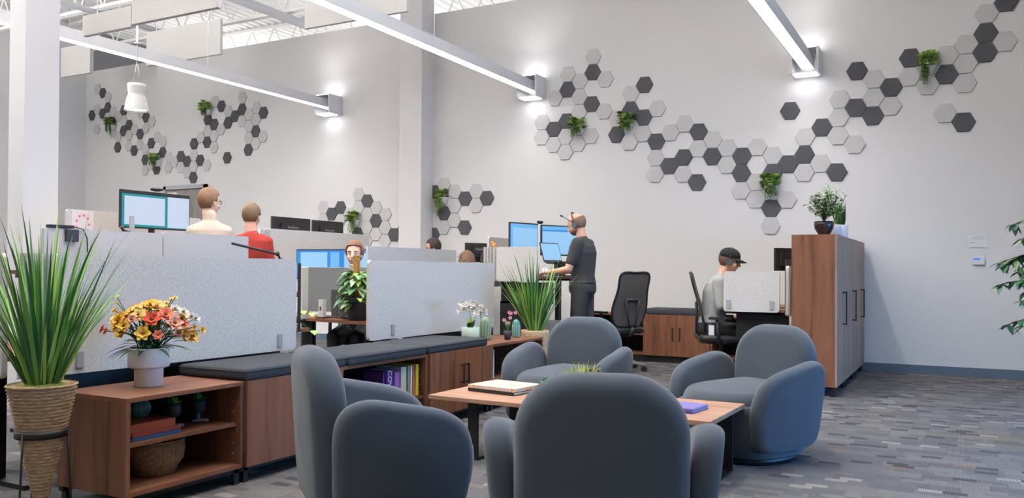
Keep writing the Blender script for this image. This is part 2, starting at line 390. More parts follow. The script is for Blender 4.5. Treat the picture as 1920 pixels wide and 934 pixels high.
# ---------------------------------------------------------------- hexagon wall tiles
HEXD={
'R':((0.1874,0.0062,-0.0071,0.2169),(-4.6567,3.7655),[(27,2.5,1),(26,2,0),(26,1,1),(26,0,1),(27,0.5,0),(25,0.5,0),(25,-0.5,0),(25,-1.5,0),(24,0,0),(24,-1,1),(23,-1.5,0),(22,0,1),(22,-1,0),(21,-1.5,1),(19,-0.5,1),(20,-1,0),(20,-2,0),(20,-3,1),(21,-2.5,0),(19,-2.5,1),(18,-2,0),(18,-3,0),(25,-3.5,1),(24,-3,0),(17,-3.5,1),(16,-4,0),(18,-4,0),(19,-4.5,0),(16,-5,1),(15,-5.5,1),(16,-6,0),(17,-5.5,0),(18,-6,1),(14,-5,0),(14,-6,1),(13,-4.5,0),(12,-5,1),(12,-6,1),(12,-7,0),(13,-6.5,0),(13,-7.5,0),(14,-8,1),(15,-7.5,0),(14,-9,0),(11,-4.5,0),(11,-5.5,0),(10,-4,0),(10,-5,1),(15,-2.5,1),(9,-3.5,1),(8,-3,0),(7,-3.5,0),(6,-4,1),(9,-4.5,0),(8,-5,1),(7,-5.5,1),(6,-5,0),(6,-6,0),(8,-6,0),(9,-6.5,1),(5,-3.5,0),(5,-2.5,1),(6,-2,0),(4,-2,1),(4,-1,0),(5,-0.5,1),(4,-4,0),(3,-3.5,1),(3,-2.5,0),(1,1.5,0),(1,0.5,1),(2,0,0),(0,0,0),(-1,0.5,0),(-1,-0.5,1),(-2,-1,0),(0,-1,0),(1,-1.5,1),(2,-2,0),(0,-2,0),(-1,-2.5,1),(-2,-3,1),(-3,-2.5,0),(-3,-3.5,0),(-2,-4,0),(-1,-4.5,0),(-1,-3.5,0),(0,-4,0),(1,-3.5,0)]),
'M':((0.1866,0.0025,-0.0035,0.2144),(-6.5057,1.7808),[(-3,2.5,1),(-2,3,0),(-1,2.5,0),(0,2,1),(1,2.5,0),(2,2,1),(1,1.5,0),(-1,1.5,0),(-3,1.5,0),(-2,1,1),(-1,0.5,0),(-2,0,0),(0,0,1),(-3,-0.5,1),(-3,-1.5,0)]),
'N':((0.1801,0.0037,-0.0059,0.2106),(-8.3179,2.2366),[(0,0,1),(-3,-0.5,1),(-4,-1,1),(-1,0.5,0),(-5,-0.5,0),(1,-0.5,0),(2,-1,0),(1,-1.5,1),(0,-1,0),(-1,-0.5,0),(-2,-1,0),(0,-2,0),(2,-2,0),(3,-2.5,1),(4,-2,1),(-1,-2.5,1),(1,-2.5,0),(0,-3,0),(2,-3,0),(4,-3,0),(-5,-1.5,0),(-3,-1.5,0)]),
'P':((0.1688,0.0036,0.0010,0.2052),(-10.9151,3.2119),[(-4,4,1),(-5,4.5,0),(-1,4.5,0),(-1,3.5,1),(-2,3,1),(-3,2.5,1),(-5,2.5,1),(-6,3,1),(-4,2,0),(-3,3.5,0),(-1,2.5,0),(1,3.5,0),(2,3,1),(0,3,0),(1,2.5,0),(1,1.5,1),(0,2,0),(0,1,0),(1,0.5,0),(2,1,0),(0,0,1),(-3,-0.5,1),(-6,2,0),(-5,1.5,0),(-5,0.5,0),(-6,1,1),(-7,1.5,0),(-8,1,1),(-8,0,0),(-7,-0.5,1),(-9,-0.5,1),(-10,0,1),(-6,-1,0),(-8,-1,0),(-10,-1,0),(-9,-1.5,0),(-8,-2,1)]),
'Q':((0.1597,0.0033,0.0030,0.2006),(-12.7772,3.1092),[(-13,7.5,1),(-14,8,0),(-12,7,0),(-12,6,1),(-13,5.5,1),(-15,5.5,1),(-14,6,0),(-14,4,0),(-11,4.5,1),(-11,5.5,0),(-12,5,0),(-9,5.5,1),(-9,4.5,0),(-10,5,0),(-8,4,1),(-9,3.5,1),(-11,3.5,0),(-10,3,0),(-10,2,1),(-6,3,1),(-7,3.5,0),(-8,3,0),(-8,2,0),(-7,1.5,1),(-6,2,0),(-4,2,1),(-5,1.5,0),(-5,4.5,1),(-6,5,0),(-4,4,0),(-5,3.5,0),(-3,2.5,0),(-2,2,0),(-2,1,1),(-5,0.5,1),(-4,0,0),(-5,-0.5,0),(-3,0.5,0),(-3,-0.5,1),(-1,0.5,0),(0,0,0),(-1,-0.5,0)]),
}
ORD='first second third fourth fifth sixth seventh eighth ninth tenth eleventh twelfth thirteenth fourteenth fifteenth sixteenth seventeenth eighteenth nineteenth twentieth'.split()
ORD+=['twenty-'+x for x in ORD[:9]]+['thirtieth']+['thirty-'+x for x in ORD[:9]]
CN={'R':('wide right-hand cluster','hexagon tiles in the wide right-hand wall cluster'),'M':('small cluster right of pilaster','hexagon tiles right of the pilaster'),'N':('low cluster left of pilaster','hexagon tiles left of the pilaster'),'P':('upper cluster under left light bar','hexagon tiles under the first light bar'),'Q':('far-left cluster behind pendant lamp','hexagon tiles behind the pendant lamp')}
def hexpos(k,i,j):
    (a,b_,c,d),(ox,oz)=HEXD[k][0],HEXD[k][1]; return ox+a*i+b_*j, oz+c*i+d*j
hexmesh={}
def hexm(k,dark):
    if (k,dark) in hexmesh: return hexmesh[(k,dark)]
    (a,b_,c,d)=HEXD[k][0]; pit=d*.965; rad=pit/math.sqrt(3); sx=(a/.866)/d
    ro=math.atan2(c,a); bb=MB(); y0,y1,y2=.001,-.014,-.017
    rings=[]
    for y,q in ((y0,1),(y1,1),(y2,.965)):
        ring=[]
        for t in range(6):
            an=PI/3*t; x=rad*q*math.cos(an)*sx; z_=rad*q*math.sin(an); ring.append(V((x*math.cos(ro)-z_*math.sin(ro),y,x*math.sin(ro)+z_*math.cos(ro))))
        rings.append(ring)
    bb.rings(rings,smooth=False); hexmesh[(k,dark)]=to_mesh('hexagon_tile',bb,FELTD if dark else FELTW); return hexmesh[(k,dark)]
for k in 'RMNPQ':
    cells=HEXD[k][2]; cols=sorted({c[0] for c in cells})
    for i,j,dk in cells:
        x,z_=hexpos(k,i,j); o=bpy.data.objects.new('hexagon_tile',hexm(k,dk)); C.objects.link(o); o.location=(x,WY0,z_)
        col=[c for c in cells if c[0]==i]; rank=sorted([-c[1] for c in col]).index(-j); 
        pos=('alone' if len(col)==1 else ORD[rank]+' down')
        tag(o,'%s felt hexagon, %s in %s column, %s'%('dark' if dk else 'pale',pos,ORD[cols.index(i)],CN[k][0]),'wall tile',CN[k][1])

# ---------------------------------------------------------------- planters on the wall
GP1=mat('succulent_green',(118,158,66),.5,noise=.3,nscale=10); GP2=mat('succulent_dark',(70,112,56),.5,noise=.3,nscale=10); GP3=mat('succulent_lime',(172,196,100),.5,noise=.2,nscale=10)
def rosette(bb,c,r,n,mi,up=.6,w=.45,rng=rnd,layers=3):
    for l in range(layers):
        for k in range(n):
            a=2*PI*(k+.5*l)/n+rng.random()*.3; e=up+l*.45
            d=V((math.cos(a)*math.cos(e),math.sin(a)*math.cos(e),math.sin(e)))
            bb.leaf(c,d,r*(1-.22*l)*rng.uniform(.85,1.1),r*w,bend=-.15,mi=mi,seg=3,fold=.4)
def wall_planter(k,i,j,label,seed,trail=.3,hue=0,dx=0,dz=0,cut=0):
    rg=random.Random(seed); x,z_=hexpos(k,i,j)
    t=thing('wall_planter',label,'planter',(x+dx,WY0,z_+dz),0,'succulent planters on the hexagon wall')
    b=MB(); sec=[]
    for zz,q in ((-.095,.5),(-.06,.75),(.0,.95),(.02,1)):
        ring=[]
        for a in range(12):
            an=PI*a/11; ring.append(V((math.cos(an)*.1*q,-.002-math.sin(an)*.12*q,zz)))
        sec.append(ring)
    b.rings(sec); obj('pot',b,CERW,t)
    b=MB()
    for n_ in range(34):
        c=V((rg.uniform(-.10,.10),-rg.uniform(.03,.14),rg.uniform(-.02,.12)))
        m_=rg.choice([0,0,1,2,2,3 if rg.random()<.5 else 0]); rosette(b,c,rg.uniform(.04,.068),6,m_,rng=rg,up=rg.uniform(.1,.7))
    for n_ in range(60):
        a=rg.uniform(0,2*PI); c=V((rg.uniform(-.08,.08),-rg.uniform(.03,.12),rg.uniform(0,.07)))
        b.leaf(c,V((math.cos(a),-abs(math.sin(a))*.8,rg.uniform(-.2,1.2))),rg.uniform(.06,.10),.022,mi=rg.choice([0,1,2]),seg=3)
    obj('succulents',b,[GP1,GP2,GP3,mat('succulent_red',(112,60,50),.5)],t)
    b=MB()
    for n_ in range(9):
        x0=rg.uniform(-.06,.07) if not cut else rg.uniform(-.07,0); L=rg.uniform(.4,1)*trail; p=V((x0,-.11,.02)); pts=[p]
        for q in range(8):
            p=p+V((rg.uniform(-.008,.008),-.006 if q<2 else .002,-L/8)); pts.append(p)
            for h in range(4):
                a=rg.uniform(0,2*PI); b.leaf(p,V((math.cos(a),math.sin(a),-.3)),.034,.019,mi=rg.choice([0,2,1]),seg=2)
        b.tube(pts,.0025,5,mi=1)
    obj('trailing_stems',b,[GP1,GP2,GP3],t)
    return t
wall_planter('R',23,-.5,'hexagonal wall planter with dark red rosettes at upper right of the wall',1,.26,cut=1)
wall_planter('R',14,-7,'wall planter of mixed succulents above the dark hexagon left of tall cabinet',2,.2,dz=.06)
wall_planter('R',4,-3,'compact wall planter with purple tinged rosettes right of the middle light bar',3,.15,dz=.04,dx=-.03)
wall_planter('R',0,-3,'yellow green fern-like wall planter nearest the end of middle light bar',4,.16)
wall_planter('M',-2,2,'wall planter with long trailing stem just right of the pilaster',5,.3,dx=-.02)
wall_planter('N',-1,-1.5,'wall planter with long trailing tip above the auburn-haired person',6,.33,dx=-.05)
wall_planter('P',-6,4,'wall planter with a red rosette in the upper cluster under the light bar',7,.12,dz=-.04)
wall_planter('Q',-11,4.5,'leftmost wall planter, small and green, left of the pendant lamp',8,.24,dz=-.06)
wall_planter('Q',-3,.5,'wall planter low in the far-left cluster below the pendant lamp',9,.16,dz=-.06,dx=.02)

# ---------------------------------------------------------------- lights
def bar_light(x,z_,y0,label,y1=WY0-.02):
    t=thing('bar_light',label,'ceiling light',(x,0,0),0,'long light bars running to the back wall')
    w,h=.15,.13; L=y1-y0; yc=(y1+y0)/2
    b=MB().box((-w/2+.004,yc,z_+h/2),(.008,L,h)).box((w/2-.004,yc,z_+h/2),(.008,L,h)).box((0,yc,z_+h-.004),(w-.016,L,.008)); obj('housing',b,WHITE,t)
    obj('diffuser',MB().box((0,yc,z_+.006),(w-.016,L,.008)),GLOW,t)
    if y1<WY0-.1:
        b=MB()
        for yy in (0,3,6): b.cyl((0,yy,z_+h),(0,yy,5.93),.004,n=6)
        obj('suspension_wire',b,CHROME,t); return t
    b=MB(); W,H_=.32,.30; cy=WY0-.16; zc=z_+.05
    for sx in (-1,1): b.box((sx*(W/2-.012),cy,zc),(.024,.3,H_))
    b.box((0,cy,zc+H_/2-.012),(W-.048,.3,.008)).box((0,cy,zc-H_/2+.005),(W-.048,.3,.008)); obj('wall_bracket',b,WHITE,t)
    obj('wall_wash_lens',MB().box((0,cy-.02,zc+H_/2+.004),(W-.06,.2,.006)),GLOWB,t); obj('wall_wash_lens',MB().box((0,cy-.02,zc-H_/2-.004),(W-.06,.2,.006)),GLOWB,t)
    b=MB()
    for yy in (2.,5.,8.): b.cyl((0,yy,z_+h),(0,yy,5.93),.004,n=6)
    obj('suspension_wire',b,CHROME,t)
    return t
bar_light(-9.01,3.74,-1,'long white light bar at left, ending on the wall left of the pilaster')
bar_light(-5.34,3.66,-1,'long white light bar in the middle, meeting the wall right of the pilaster')
bar_light(-1.65,3.60,-1,'white light bar at right, ending above the seated person in a cap')
bar_light(-12.97,3.8,-1,'added unseen light bar beyond the left edge, stopping short of the back wall',6.6)  # added bar out of view, put in to brighten the left wall
for s_,e_,r_ in ((-.03,75,0),(.18,620,PI)):  # down and up light of the added left bar
    ld=bpy.data.lights.new('bar_glow','AREA'); ld.shape='RECTANGLE'; ld.size=.12; ld.size_y=7.4; ld.energy=e_; ld.color=(1,.98,.96)
    lo=bpy.data.objects.new('bar_glow',ld); C.objects.link(lo); lo.location=(-12.97,2.8,3.8+s_); lo.rotation_euler=(r_,0,0)
# lamps that wash the wall ends
for x,z_ in ((-9.01,3.76),(-5.34,3.68),(-1.65,3.62)):
    for s in (1,-1):
        ld=bpy.data.lights.new('wall_wash','SPOT'); ld.energy=15 if s>0 else 8; ld.spot_size=R(125); ld.spot_blend=1; ld.shadow_soft_size=.06; ld.color=(1,.97,.96)
        lo=bpy.data.objects.new('wall_wash',ld); C.objects.link(lo); lo.location=(x,WY0-.42,z_+.02+s*.24); lo.rotation_euler=(0 if s<0 else PI,0,0)
    ld=bpy.data.lights.new('bar_glow','AREA'); ld.shape='RECTANGLE'; ld.size=.12; ld.size_y=5.4; ld.energy=52; ld.spread=R(150); ld.color=(1,.98,.96)
    lo=bpy.data.objects.new('bar_glow',ld); C.objects.link(lo); lo.location=(x,6.9,z_-.03)
    ld=bpy.data.lights.new('ceiling_fill','AREA'); ld.shape='RECTANGLE'; ld.size=.12; ld.size_y=8.0; ld.energy=620; ld.spread=R(150); ld.color=(1,.98,.96)  # added fill along each bar, so the ceiling is lit and bounces
    lo=bpy.data.objects.new('ceiling_fill',ld); C.objects.link(lo); lo.location=(x,3.2,z_+.18); lo.rotation_euler=(PI,0,0)
for x in (-13,-9,-5.3,-1.6):   # added unseen lights beyond the wall top, brightening the ceiling there
    ld=bpy.data.lights.new('next_bay_fill','AREA'); ld.shape='RECTANGLE'; ld.size=.3; ld.size_y=6; ld.energy=105
    lo=bpy.data.objects.new('next_bay_fill',ld); C.objects.link(lo); lo.location=(x,14.2,4.2); lo.rotation_euler=(PI,0,0)
t=thing('pendant_lamp','grey bell-shaped pendant lamp hanging in front of the far-left hexagons','pendant lamp',(-8.49,6.5,2.98))
LG=mat('lamp_shade_grey',(196,194,192),.5)
obj('lamp_shade',MB().lathe([(.02,.50),(.16,.50),(.165,.44),(.145,.31),(.15,.28),(.17,.25),(.215,.02),(.225,0),(.215,0),(.165,.24),(.02,.26)],40),LG,t)
obj('bulb_lens',MB().lathe([(.02,.03),(.2,.03),(.2,.035),(.02,.035)],32),emit('lamp_lens',(255,250,246),6),t)
obj('suspension_wire',MB().tube([(-.12,0,.5),(0,0,.93)],.004).tube([(.12,0,.5),(0,0,.93)],.004).cyl((0,0,.93),(0,0,1.25),.01,n=8),CHROME,t)
obj('ceiling_hook',MB().lathe([(.06,1.25),(.06,1.28),(.02,1.3),(.02,4.74)],16),LG,t); t.scale=(.62,.62,.62)
dup(t,(-12.6,4.0,2.98),0,'added unseen bell-shaped pendant lamp beyond the left edge of the picture')  # added lamp out of view, brightens the left wall
for px_,py_ in ((-8.49,6.5),(-12.6,4.0)):  # glow of the hanging lamp in view, then of the added one
  ld=bpy.data.lights.new('pendant_glow','SPOT'); ld.energy=300; ld.spot_size=R(165); ld.spot_blend=.8; lo=bpy.data.objects.new('pendant_glow',ld); C.objects.link(lo); lo.location=(px_,py_,2.94)
# baffles
def baffle(y,x0,x1,z0,z1,label):
    o=obj('acoustic_baffle',MB().box(((x0+x1)/2,y,(z0+z1)/2),(x1-x0,.05,z1-z0)),FELTB,bev=.004); o.location=(0,0,0)
    tag(o,label,'ceiling baffle','felt baffles hanging from the roof trusses')
    hb=MB()
    for xx in (x0+.2,x1-.2): hb.cyl((xx,y,z1),(xx,y,5.93),.006,n=6)
    obj('hanger_rod',hb,CHROME,o)
baffle(5.5,-8.0,-7.25,3.53,3.74,'low short grey felt baffle beside the tall one at upper left')
baffle(5.5,-7.24,-6.05,3.55,5.0,'large grey felt baffle cut off by the top edge at upper left')
baffle(9.0,-11.5,-9.85,4.38,4.92,'grey felt baffle above the first light bar, behind the pendant lamp wire')
baffle(8.5,-7.73,-6.07,4.35,5.2,'large grey felt baffle crossed by the middle light bar')
baffle(9.2,-14.0,-13.2,4.5,5.02,'small grey felt baffle right beside the free-standing column')
t=thing('air_diffuser','white flat air diffuser between two baffles at the top left','air diffuser',(-6.4,6.4,4.45))
obj('duct',MB().box((0,0,.76),(.3,.3,1.43)),CEIL,t,bev=.01); obj('diffuser_plate',MB().prism(rrect(.95,.6,.04),0,.04),mat('diffuser_white',(238,236,234),.5),t)

# ---------------------------------------------------------------- soft seating
def make_armchair():
    t=thing('armchair','','armchair')
    obj('swivel_plinth',MB().loft([(0,.0,.0,.285,.28),(0,0,.04,.29,.285)],40,p=2.4),BLACK,t)
    b=MB(); b.loft([(0,.0,.035,.27,.26),(0,.0,.045,.305,.295),(0,-.01,.10,.325,.33),(0,-.02,.20,.335,.36),(0,-.02,.30,.335,.375),(0,-.02,.345,.33,.372),(0,-.02,.36,.31,.34),(0,-.02,.365,.27,.3)],56,p=3.0); obj('base',b,UPH,t)
    out=rrect(.60,.68,(.13,.13,.27,.27),8)
    obj('seat_cushion',MB().slab(out,.13,.055,lambda u,v,w:V((u*1.06,(v-.03)*1.05,.385+w-.09*(v/.33)**2*(1 if v<0 else 0)*.35-.25*u*u)),puff=.028),UPH,t)
    # backrest: tall arch with a curved plan
    out=rrect(.585,.70,(.215,.215,.10,.10),9,0,.43)
    def fb(u,v,w): 
        return V((u*(1-.04*w),.27+.07*(v-.12)-w+ -.42*u*u*.55,v+.02))
    obj('backrest',MB().slab(out,.155,.07,fb,puff=.012,k=6),UPH,t)
    # arms: soft shells that flare outwards
    ol=spline([(.24,.11),(.285,.36),(.27,.54),(.17,.608),(.0,.588),(-.17,.548),(-.275,.475),(-.315,.35),(-.30,.20),(-.25,.105),(-.02,.085)],6)
    for s in (1,-1):
        def fa(u,v,w,s=s):
            flare=.10*max(0,(v-.1))/.5; toe=-.08*((u-.0)/.4)**2 if u<0 else -.05*(u/.3)**2
            return V((s*(.315+flare*.62+toe*.55+w),u,v))
        bb=MB().slab(ol,.105,.05,fa,puff=.008,k=6); obj('arm',bb,UPH,t)
    return t
ac=make_armchair()
ACG='grey lounge armchairs around the coffee table'
ac.location=(-1.16,2.86,0); ac.rotation_euler=(0,0,R(201)); ac['group']=ACG
ac['label']='dark grey armchair seen from behind at the bottom centre'
dup(ac,(-2.30,3.05,0),R(141),'dark grey armchair turned sideways in front of the low bookcases at left',ACG)
dup(ac,(-2.46,5.40,0),R(-1),'dark grey armchair facing us across the coffee table, farthest of four',ACG)
dup(ac,(-1.19,5.28,0),R(-27),'dark grey armchair at right beside the tall walnut cabinets',ACG)

t=thing('coffee_table','low walnut coffee table with black steel sled legs among the armchairs','table',(-1.98,4.56,0),R(-1.5))
obj('tabletop',MB().box((0,0,.367),(1.74,.68,.026)),WT,t,bev=.003)
for x in (-.60,.79):
    b=MB()
    for y in (-.25,.25): b.box((x,y,.18),(.07,.014,.35))
    b.box((x,0,.006),(.07,.514,.012)).box((x,0,.348),(.07,.514,.012)); obj('leg',b,BLACK,t,bev=.001)
def book(name,label,loc,rz,w,d,h,cov,page,group=None,tilt=None,lab=None):
    """a closed book: w along x (height of book), d along y, h thick; spine at -y"""
    t=thing(name,label,'book',loc,rz,group)
    if tilt: t.rotation_euler=tilt
    c=.003
    obj('cover',MB().box((0,0,c/2),(w,d,c)).box((0,0,h-c/2),(w,d,c)).box((0,-d/2+c/2,h/2),(w,c,h-2*c)),cov,t)
    obj('pages',MB().box((0,.002,h/2),(w-.012,d-.012,h-2*c)),page,t)
    return t
PAGE=mat('paper',(226,222,212),.9)
def mapcover():
    m,nt,b=nodes('map_cover'); tc=nt.nodes.new('ShaderNodeTexCoord'); n=nt.nodes.new('ShaderNodeTexNoise'); n.inputs['Scale'].default_value=16; n.inputs['Detail'].default_value=3
    mp=nt.nodes.new('ShaderNodeMapping'); mp.inputs['Scale'].default_value=(1,2.6,1)
    r=nt.nodes.new('ShaderNodeValToRGB'); r.color_ramp.interpolation='CONSTANT'; e=r.color_ramp.elements
    e[0].color=(*srgb((206,196,200)),1); e[1].position=.44; e[1].color=(*srgb((226,196,156)),1)
    for p,c in ((.5,(200,196,214)),(.55,(226,206,186)),(.62,(204,150,110))): k=e.new(p); k.color=(*srgb(c),1)
    nt.links.new(tc.outputs['Object'],mp.inputs[0]); nt.links.new(mp.outputs[0],n.inputs['Vector']); nt.links.new(n.outputs['Fac'],r.inputs[0]); nt.links.new(r.outputs[0],b.inputs['Base Color']); b.inputs['Roughness'].default_value=.4
    return m
book('table_book','large hardback book with patterned cover on top of the coffee table pile',(-2.53,4.62,.403),R(-8),.36,.30,.02,mapcover(),PAGE)
book('table_book','black edged hardback book under the patterned one on the coffee table',(-2.53,4.62,.381),R(-9),.36,.30,.021,BLACKP,PAGE)
book('notebook','purple notebook on top of another at the right end of coffee table',(-1.40,4.50,.3935),R(-6),.30,.22,.012,mat('purple_cover',(116,106,170),.4),PAGE)
book('notebook','lower purple notebook at the right end of the coffee table',(-1.40,4.50,.381),R(-7),.30,.225,.012,mat('purple_cover2',(86,64,150),.4),PAGE)
# succulent bowls on coffee table
t=thing('succulent_bowl','bowl of spiky yellow green succulents in the middle of the coffee table','plant',(-2.02,4.66,.381))
obj('bowl',MB().lathe([(.05,0),(.09,.02),(.11,.07),(.10,.07),(.03,.05)],28),CERW,t)
b=MB(); rg=random.Random(5)
for k in range(70):
    a=rg.uniform(0,2*PI); e=rg.uniform(.5,1.4); r_=rg.uniform(0,.09); b.leaf((math.cos(a)*r_,math.sin(a)*r_,.06),(math.cos(a)*math.cos(e),math.sin(a)*math.cos(e),math.sin(e)),rg.uniform(.09,.155),.015,bend=-.05,mi=rg.choice([0,0,1,2]),seg=3,fold=.6)
for dx in (.05,.1):
    for k in range(14):
        a=k*2.4; b.leaf((dx,.0,.06+k*.009),(math.cos(a),math.sin(a),1.1),.035,.018,mi=3,seg=2)
obj('spikes',b,[G3,mat('yellow_green',(186,186,110),.5),mat('pink_tip',(208,150,110),.5),G2],t)
t=thing('small_succulent','small bright green succulent in a white pot on the coffee table','plant',(-2.27,4.66,.381))
obj('pot',MB().lathe([(.03,0),(.04,.05),(.035,.05),(.01,.045)],20),CERW,t)
b=MB(); rosette(b,(0,0,.05),.05,9,0,up=.3); rosette(b,(0,0,.06),.04,7,0,up=.9); obj('leaves',b,[mat('bright_green',(60,150,70),.5)],t)

# ---------------------------------------------------------------- low storage row
CF=-3.35; CB=-3.85
def carcass(t,y0,y1,shelf=None,doors=False,top=True,xf=CF,xb=CB,z0=.085,z1=.54,holes=True):
    W=y1-y0; yc=(y0+y1)/2; xc=(xf+xb)/2; D=xf-xb; th=.022
    obj('top_board',MB().box((xc,yc,z1-th/2),(D,W,th)),WY,t,bev=.0015)
    obj('side_panel',MB().box((xc,y0+th/2,(z0+z1-th)/2),(D,th,z1-z0-th)),WZ,t,bev=.001)
    obj('side_panel',MB().box((xc,y1-th/2,(z0+z1-th)/2),(D,th,z1-z0-th)),WZ,t,bev=.001)
    obj('bottom_board',MB().box((xc,yc,z0+th/2),(D-.002,W-2*th,th)),WY,t)
    obj('back_panel',MB().box((xb+.008,yc,(z0+z1)/2),(.012,W-2*th,z1-z0-2*th)),WDARK,t)
    if shelf: obj('shelf',MB().box((xc-.01,yc,shelf),(D-.03,W-2*th,.018)),WY,t)
    b=MB()
    for x in (xf-.03,xb+.03):
        for y in (y0+.03,y1-.03): b.box((x,y,z0/2),(.03,.03,z0))
    b.box((xf-.03,yc,z0-.012),(.03,W,.024)).box((xb+.03,yc,z0-.012),(.03,W,.024)).box((xc,yc,z0-.012),(D-.05,.03,.022)); obj('base_frame',b,BLACK,t)
    if shelf and holes:
        b=MB()
        for k in range(6):
            for x in (xf-.05,xb+.09): b.cyl((x,y1-th,.16+k*.055),(x,y1-th-.002,.16+k*.055),.0035,n=8)
        obj('shelf_pin',b,mat('pin',(210,180,140),.5),t)
    if doors:
        n=doors; dw=(W-.004)/n
        for k in range(n):
            a=y0+.002+k*dw; d=obj('door',MB().box((xf+.009,a+dw/2,(z0+z1)/2),(.018,dw-.003,z1-z0)),WZ,t,bev=.001)
            hy=a+dw-.035 if (k==0 and n>1) else a+.035
            if n==1: continue
            obj('handle',MB().box((xf+.045,hy,.36),(.008,.012,.15)).box((xf+.03,hy,.425),(.03,.01,.01)).box((xf+.03,hy,.295),(.03,.01,.01)),BLACK,d)
LS='low walnut storage units in a row behind the armchairs'
def unit(y0,y1,label,**k):
    t=thing('low_cabinet' if k.get('doors') else 'low_bookcase',label,'cabinet' if k.get('doors') else 'bookcase',(0,0,0),0,LS); carcass(t,y0,y1,**k); return t
unit(2.53,3.235,'open walnut bookcase at the near end, holding cactus ornament, books and basket',shelf=.315)
unit(3.24,4.02,'closed walnut cabinet behind the sideways armchair, under the nearest cushion',doors=1)
unit(4.025,4.965,'open walnut bookcase holding the purple book and magazines',shelf=.24)
unit(4.97,5.88,'walnut cabinet with two doors and black handles behind the coffee table',doors=2)
unit(5.885,6.82,'open walnut bookcase at the far end, under orchid and cactus pots',shelf=.24)
def cushion(y0,y1,label,x0=CB-.0,x1=CF+.02,z0=.541,parent=None,grp='grey bench cushions on the low storage'):
    h=.062; t=thing('bench_cushion',label,'cushion',((x0+x1)/2,(y0+y1)/2,z0),0,grp); w,d=x1-x0,y1-y0
    b=MB().slab(rrect(w,d-.006,.025,3),h,.018,lambda u,v,q:V((u,v,h/2+q)),puff=.003,k=4); obj('cushion_pad',b,CUSH,t)
    b=MB(); o=rrect(w+.002,d-.004,.025,4); b.tube([(*p,h*.8) for p in o+[o[0]]],.0025,5); obj('piping',b,CUSH,t)
cushion(3.225,4.06,'grey bench cushion nearest us, just right of the white flower vase')
cushion(4.065,4.94,'grey bench cushion in the middle of the three on the storage row')
cushion(4.945,5.80,'grey bench cushion farthest of the three, beside the white orchid')

# ---- things on and in the storage row
t=thing('flower_vase','white two-tier vase with orange and yellow flowers on the near bookcase','flower vase',(-3.62,2.86,.54))
obj('vase',MB().lathe([(.062,0),(.068,.004),(.069,.088),(.074,.093),(.094,.098),(.099,.106),(.099,.192),(.096,.196),(.09,.19),(.02,.10)],48),CERW,t)
rg=random.Random(11); st=MB(); lf=MB(); fl=MB()
FC=[(238,132,104),(242,172,146),(248,204,84),(250,222,140),(240,234,222),(228,92,60),(246,186,62)]
FM=[mat('petal_%d'%i,c,.6) for i,c in enumerate(FC)]+[mat('flower_eye',(120,70,40),.8)]
def flower(c,d,r_,mi,n=6):
    d=V(d).normalized(); a=V((0,0,1)) if abs(d.z)<.8 else V((1,0,0)); x=d.cross(a).normalized(); y=d.cross(x)
    for l in range(2):
        for k in range(n):
            t_=2*PI*(k+.5*l)/n; q=x*math.cos(t_)+y*math.sin(t_)
            fl.leaf(c,q+d*(.35+.5*l),r_*(1-.25*l),r_*.75,up=d,bend=.05,mi=mi,seg=3,fold=.25,shape=lambda s_:math.sin(PI*min(.95,s_*.8+.12)))
    fl.ball(V(c)+d*r_*.2,r_*.2,6,4,mi=7)
def sprig(tip,mi,r_,n=6):
    base=V((rg.uniform(-.04,.04),rg.uniform(-.04,.04),.17)); mid=base.lerp(V(tip),.5)+V((0,0,.04)); st.tube([base,mid,tip],.0022,5)
    flower(tip,V(tip)-V((0,0,.2))+V((.5,-.6,.1))*.15,r_,mi,n)
for k in range(62):
    a=rg.uniform(0,2*PI); e=rg.uniform(.0,1.45); q=rg.uniform(.8,1.05)
    tip=V((math.cos(a)*math.cos(e)*.20*q,math.sin(a)*math.cos(e)*.20*q+.0,.24+math.sin(e)*.17*q)); sprig(tip,rg.choice([0,1,1,2,2,3,3,4,6,6,3,5] ),rg.uniform(.028,.046))
RX=V((.88,.474,0)) # flowers spread sideways
for s_,z_,mi,r_ in ((-.27,.30,5,.03),(-.25,.29,5,.025),(-.19,.47,3,.02),(-.19,.44,3,.015),(-.2,.40,2,.025),(-.17,.38,2,.028),(.10,.44,3,.02),(.13,.46,3,.018),(.07,.43,3,.02),(.15,.47,3,.016),(.15,.41,4,.032),(.2,.395,4,.03),(.245,.37,4,.03),(.27,.36,4,.03),(.265,.315,2,.018),(.31,.30,2,.024),(.21,.29,6,.02),(.02,.41,1,.04),(-.02,.42,0,.04),(.17,.28,1,.03)):
    sprig(RX*s_*.86+V((0,0,z_*.95)),mi,r_)
for k in range(60):
    a=rg.uniform(0,2*PI); e=rg.uniform(-.1,1.0); d=V((math.cos(a)*math.cos(e),math.sin(a)*math.cos(e),math.sin(e)))
    lf.leaf(V((0,0,.2))+d*rg.uniform(.03,.12),d,rg.uniform(.07,.12),rg.uniform(.02,.035),bend=.5,mi=rg.choice([0,0,1]))
for s_ in (-.09,-.12,-.06,.1,.13):
    lf.leaf(RX*s_*.5+V((0,0,.2)),RX*math.copysign(1,s_)+V((0,0,-.1 if s_<0 else .2)),.17,.03,bend=.5,mi=1)
obj('stems',st,G2,t); obj('leaves',lf,[G2,G1],t); obj('flowers',fl,FM,t)

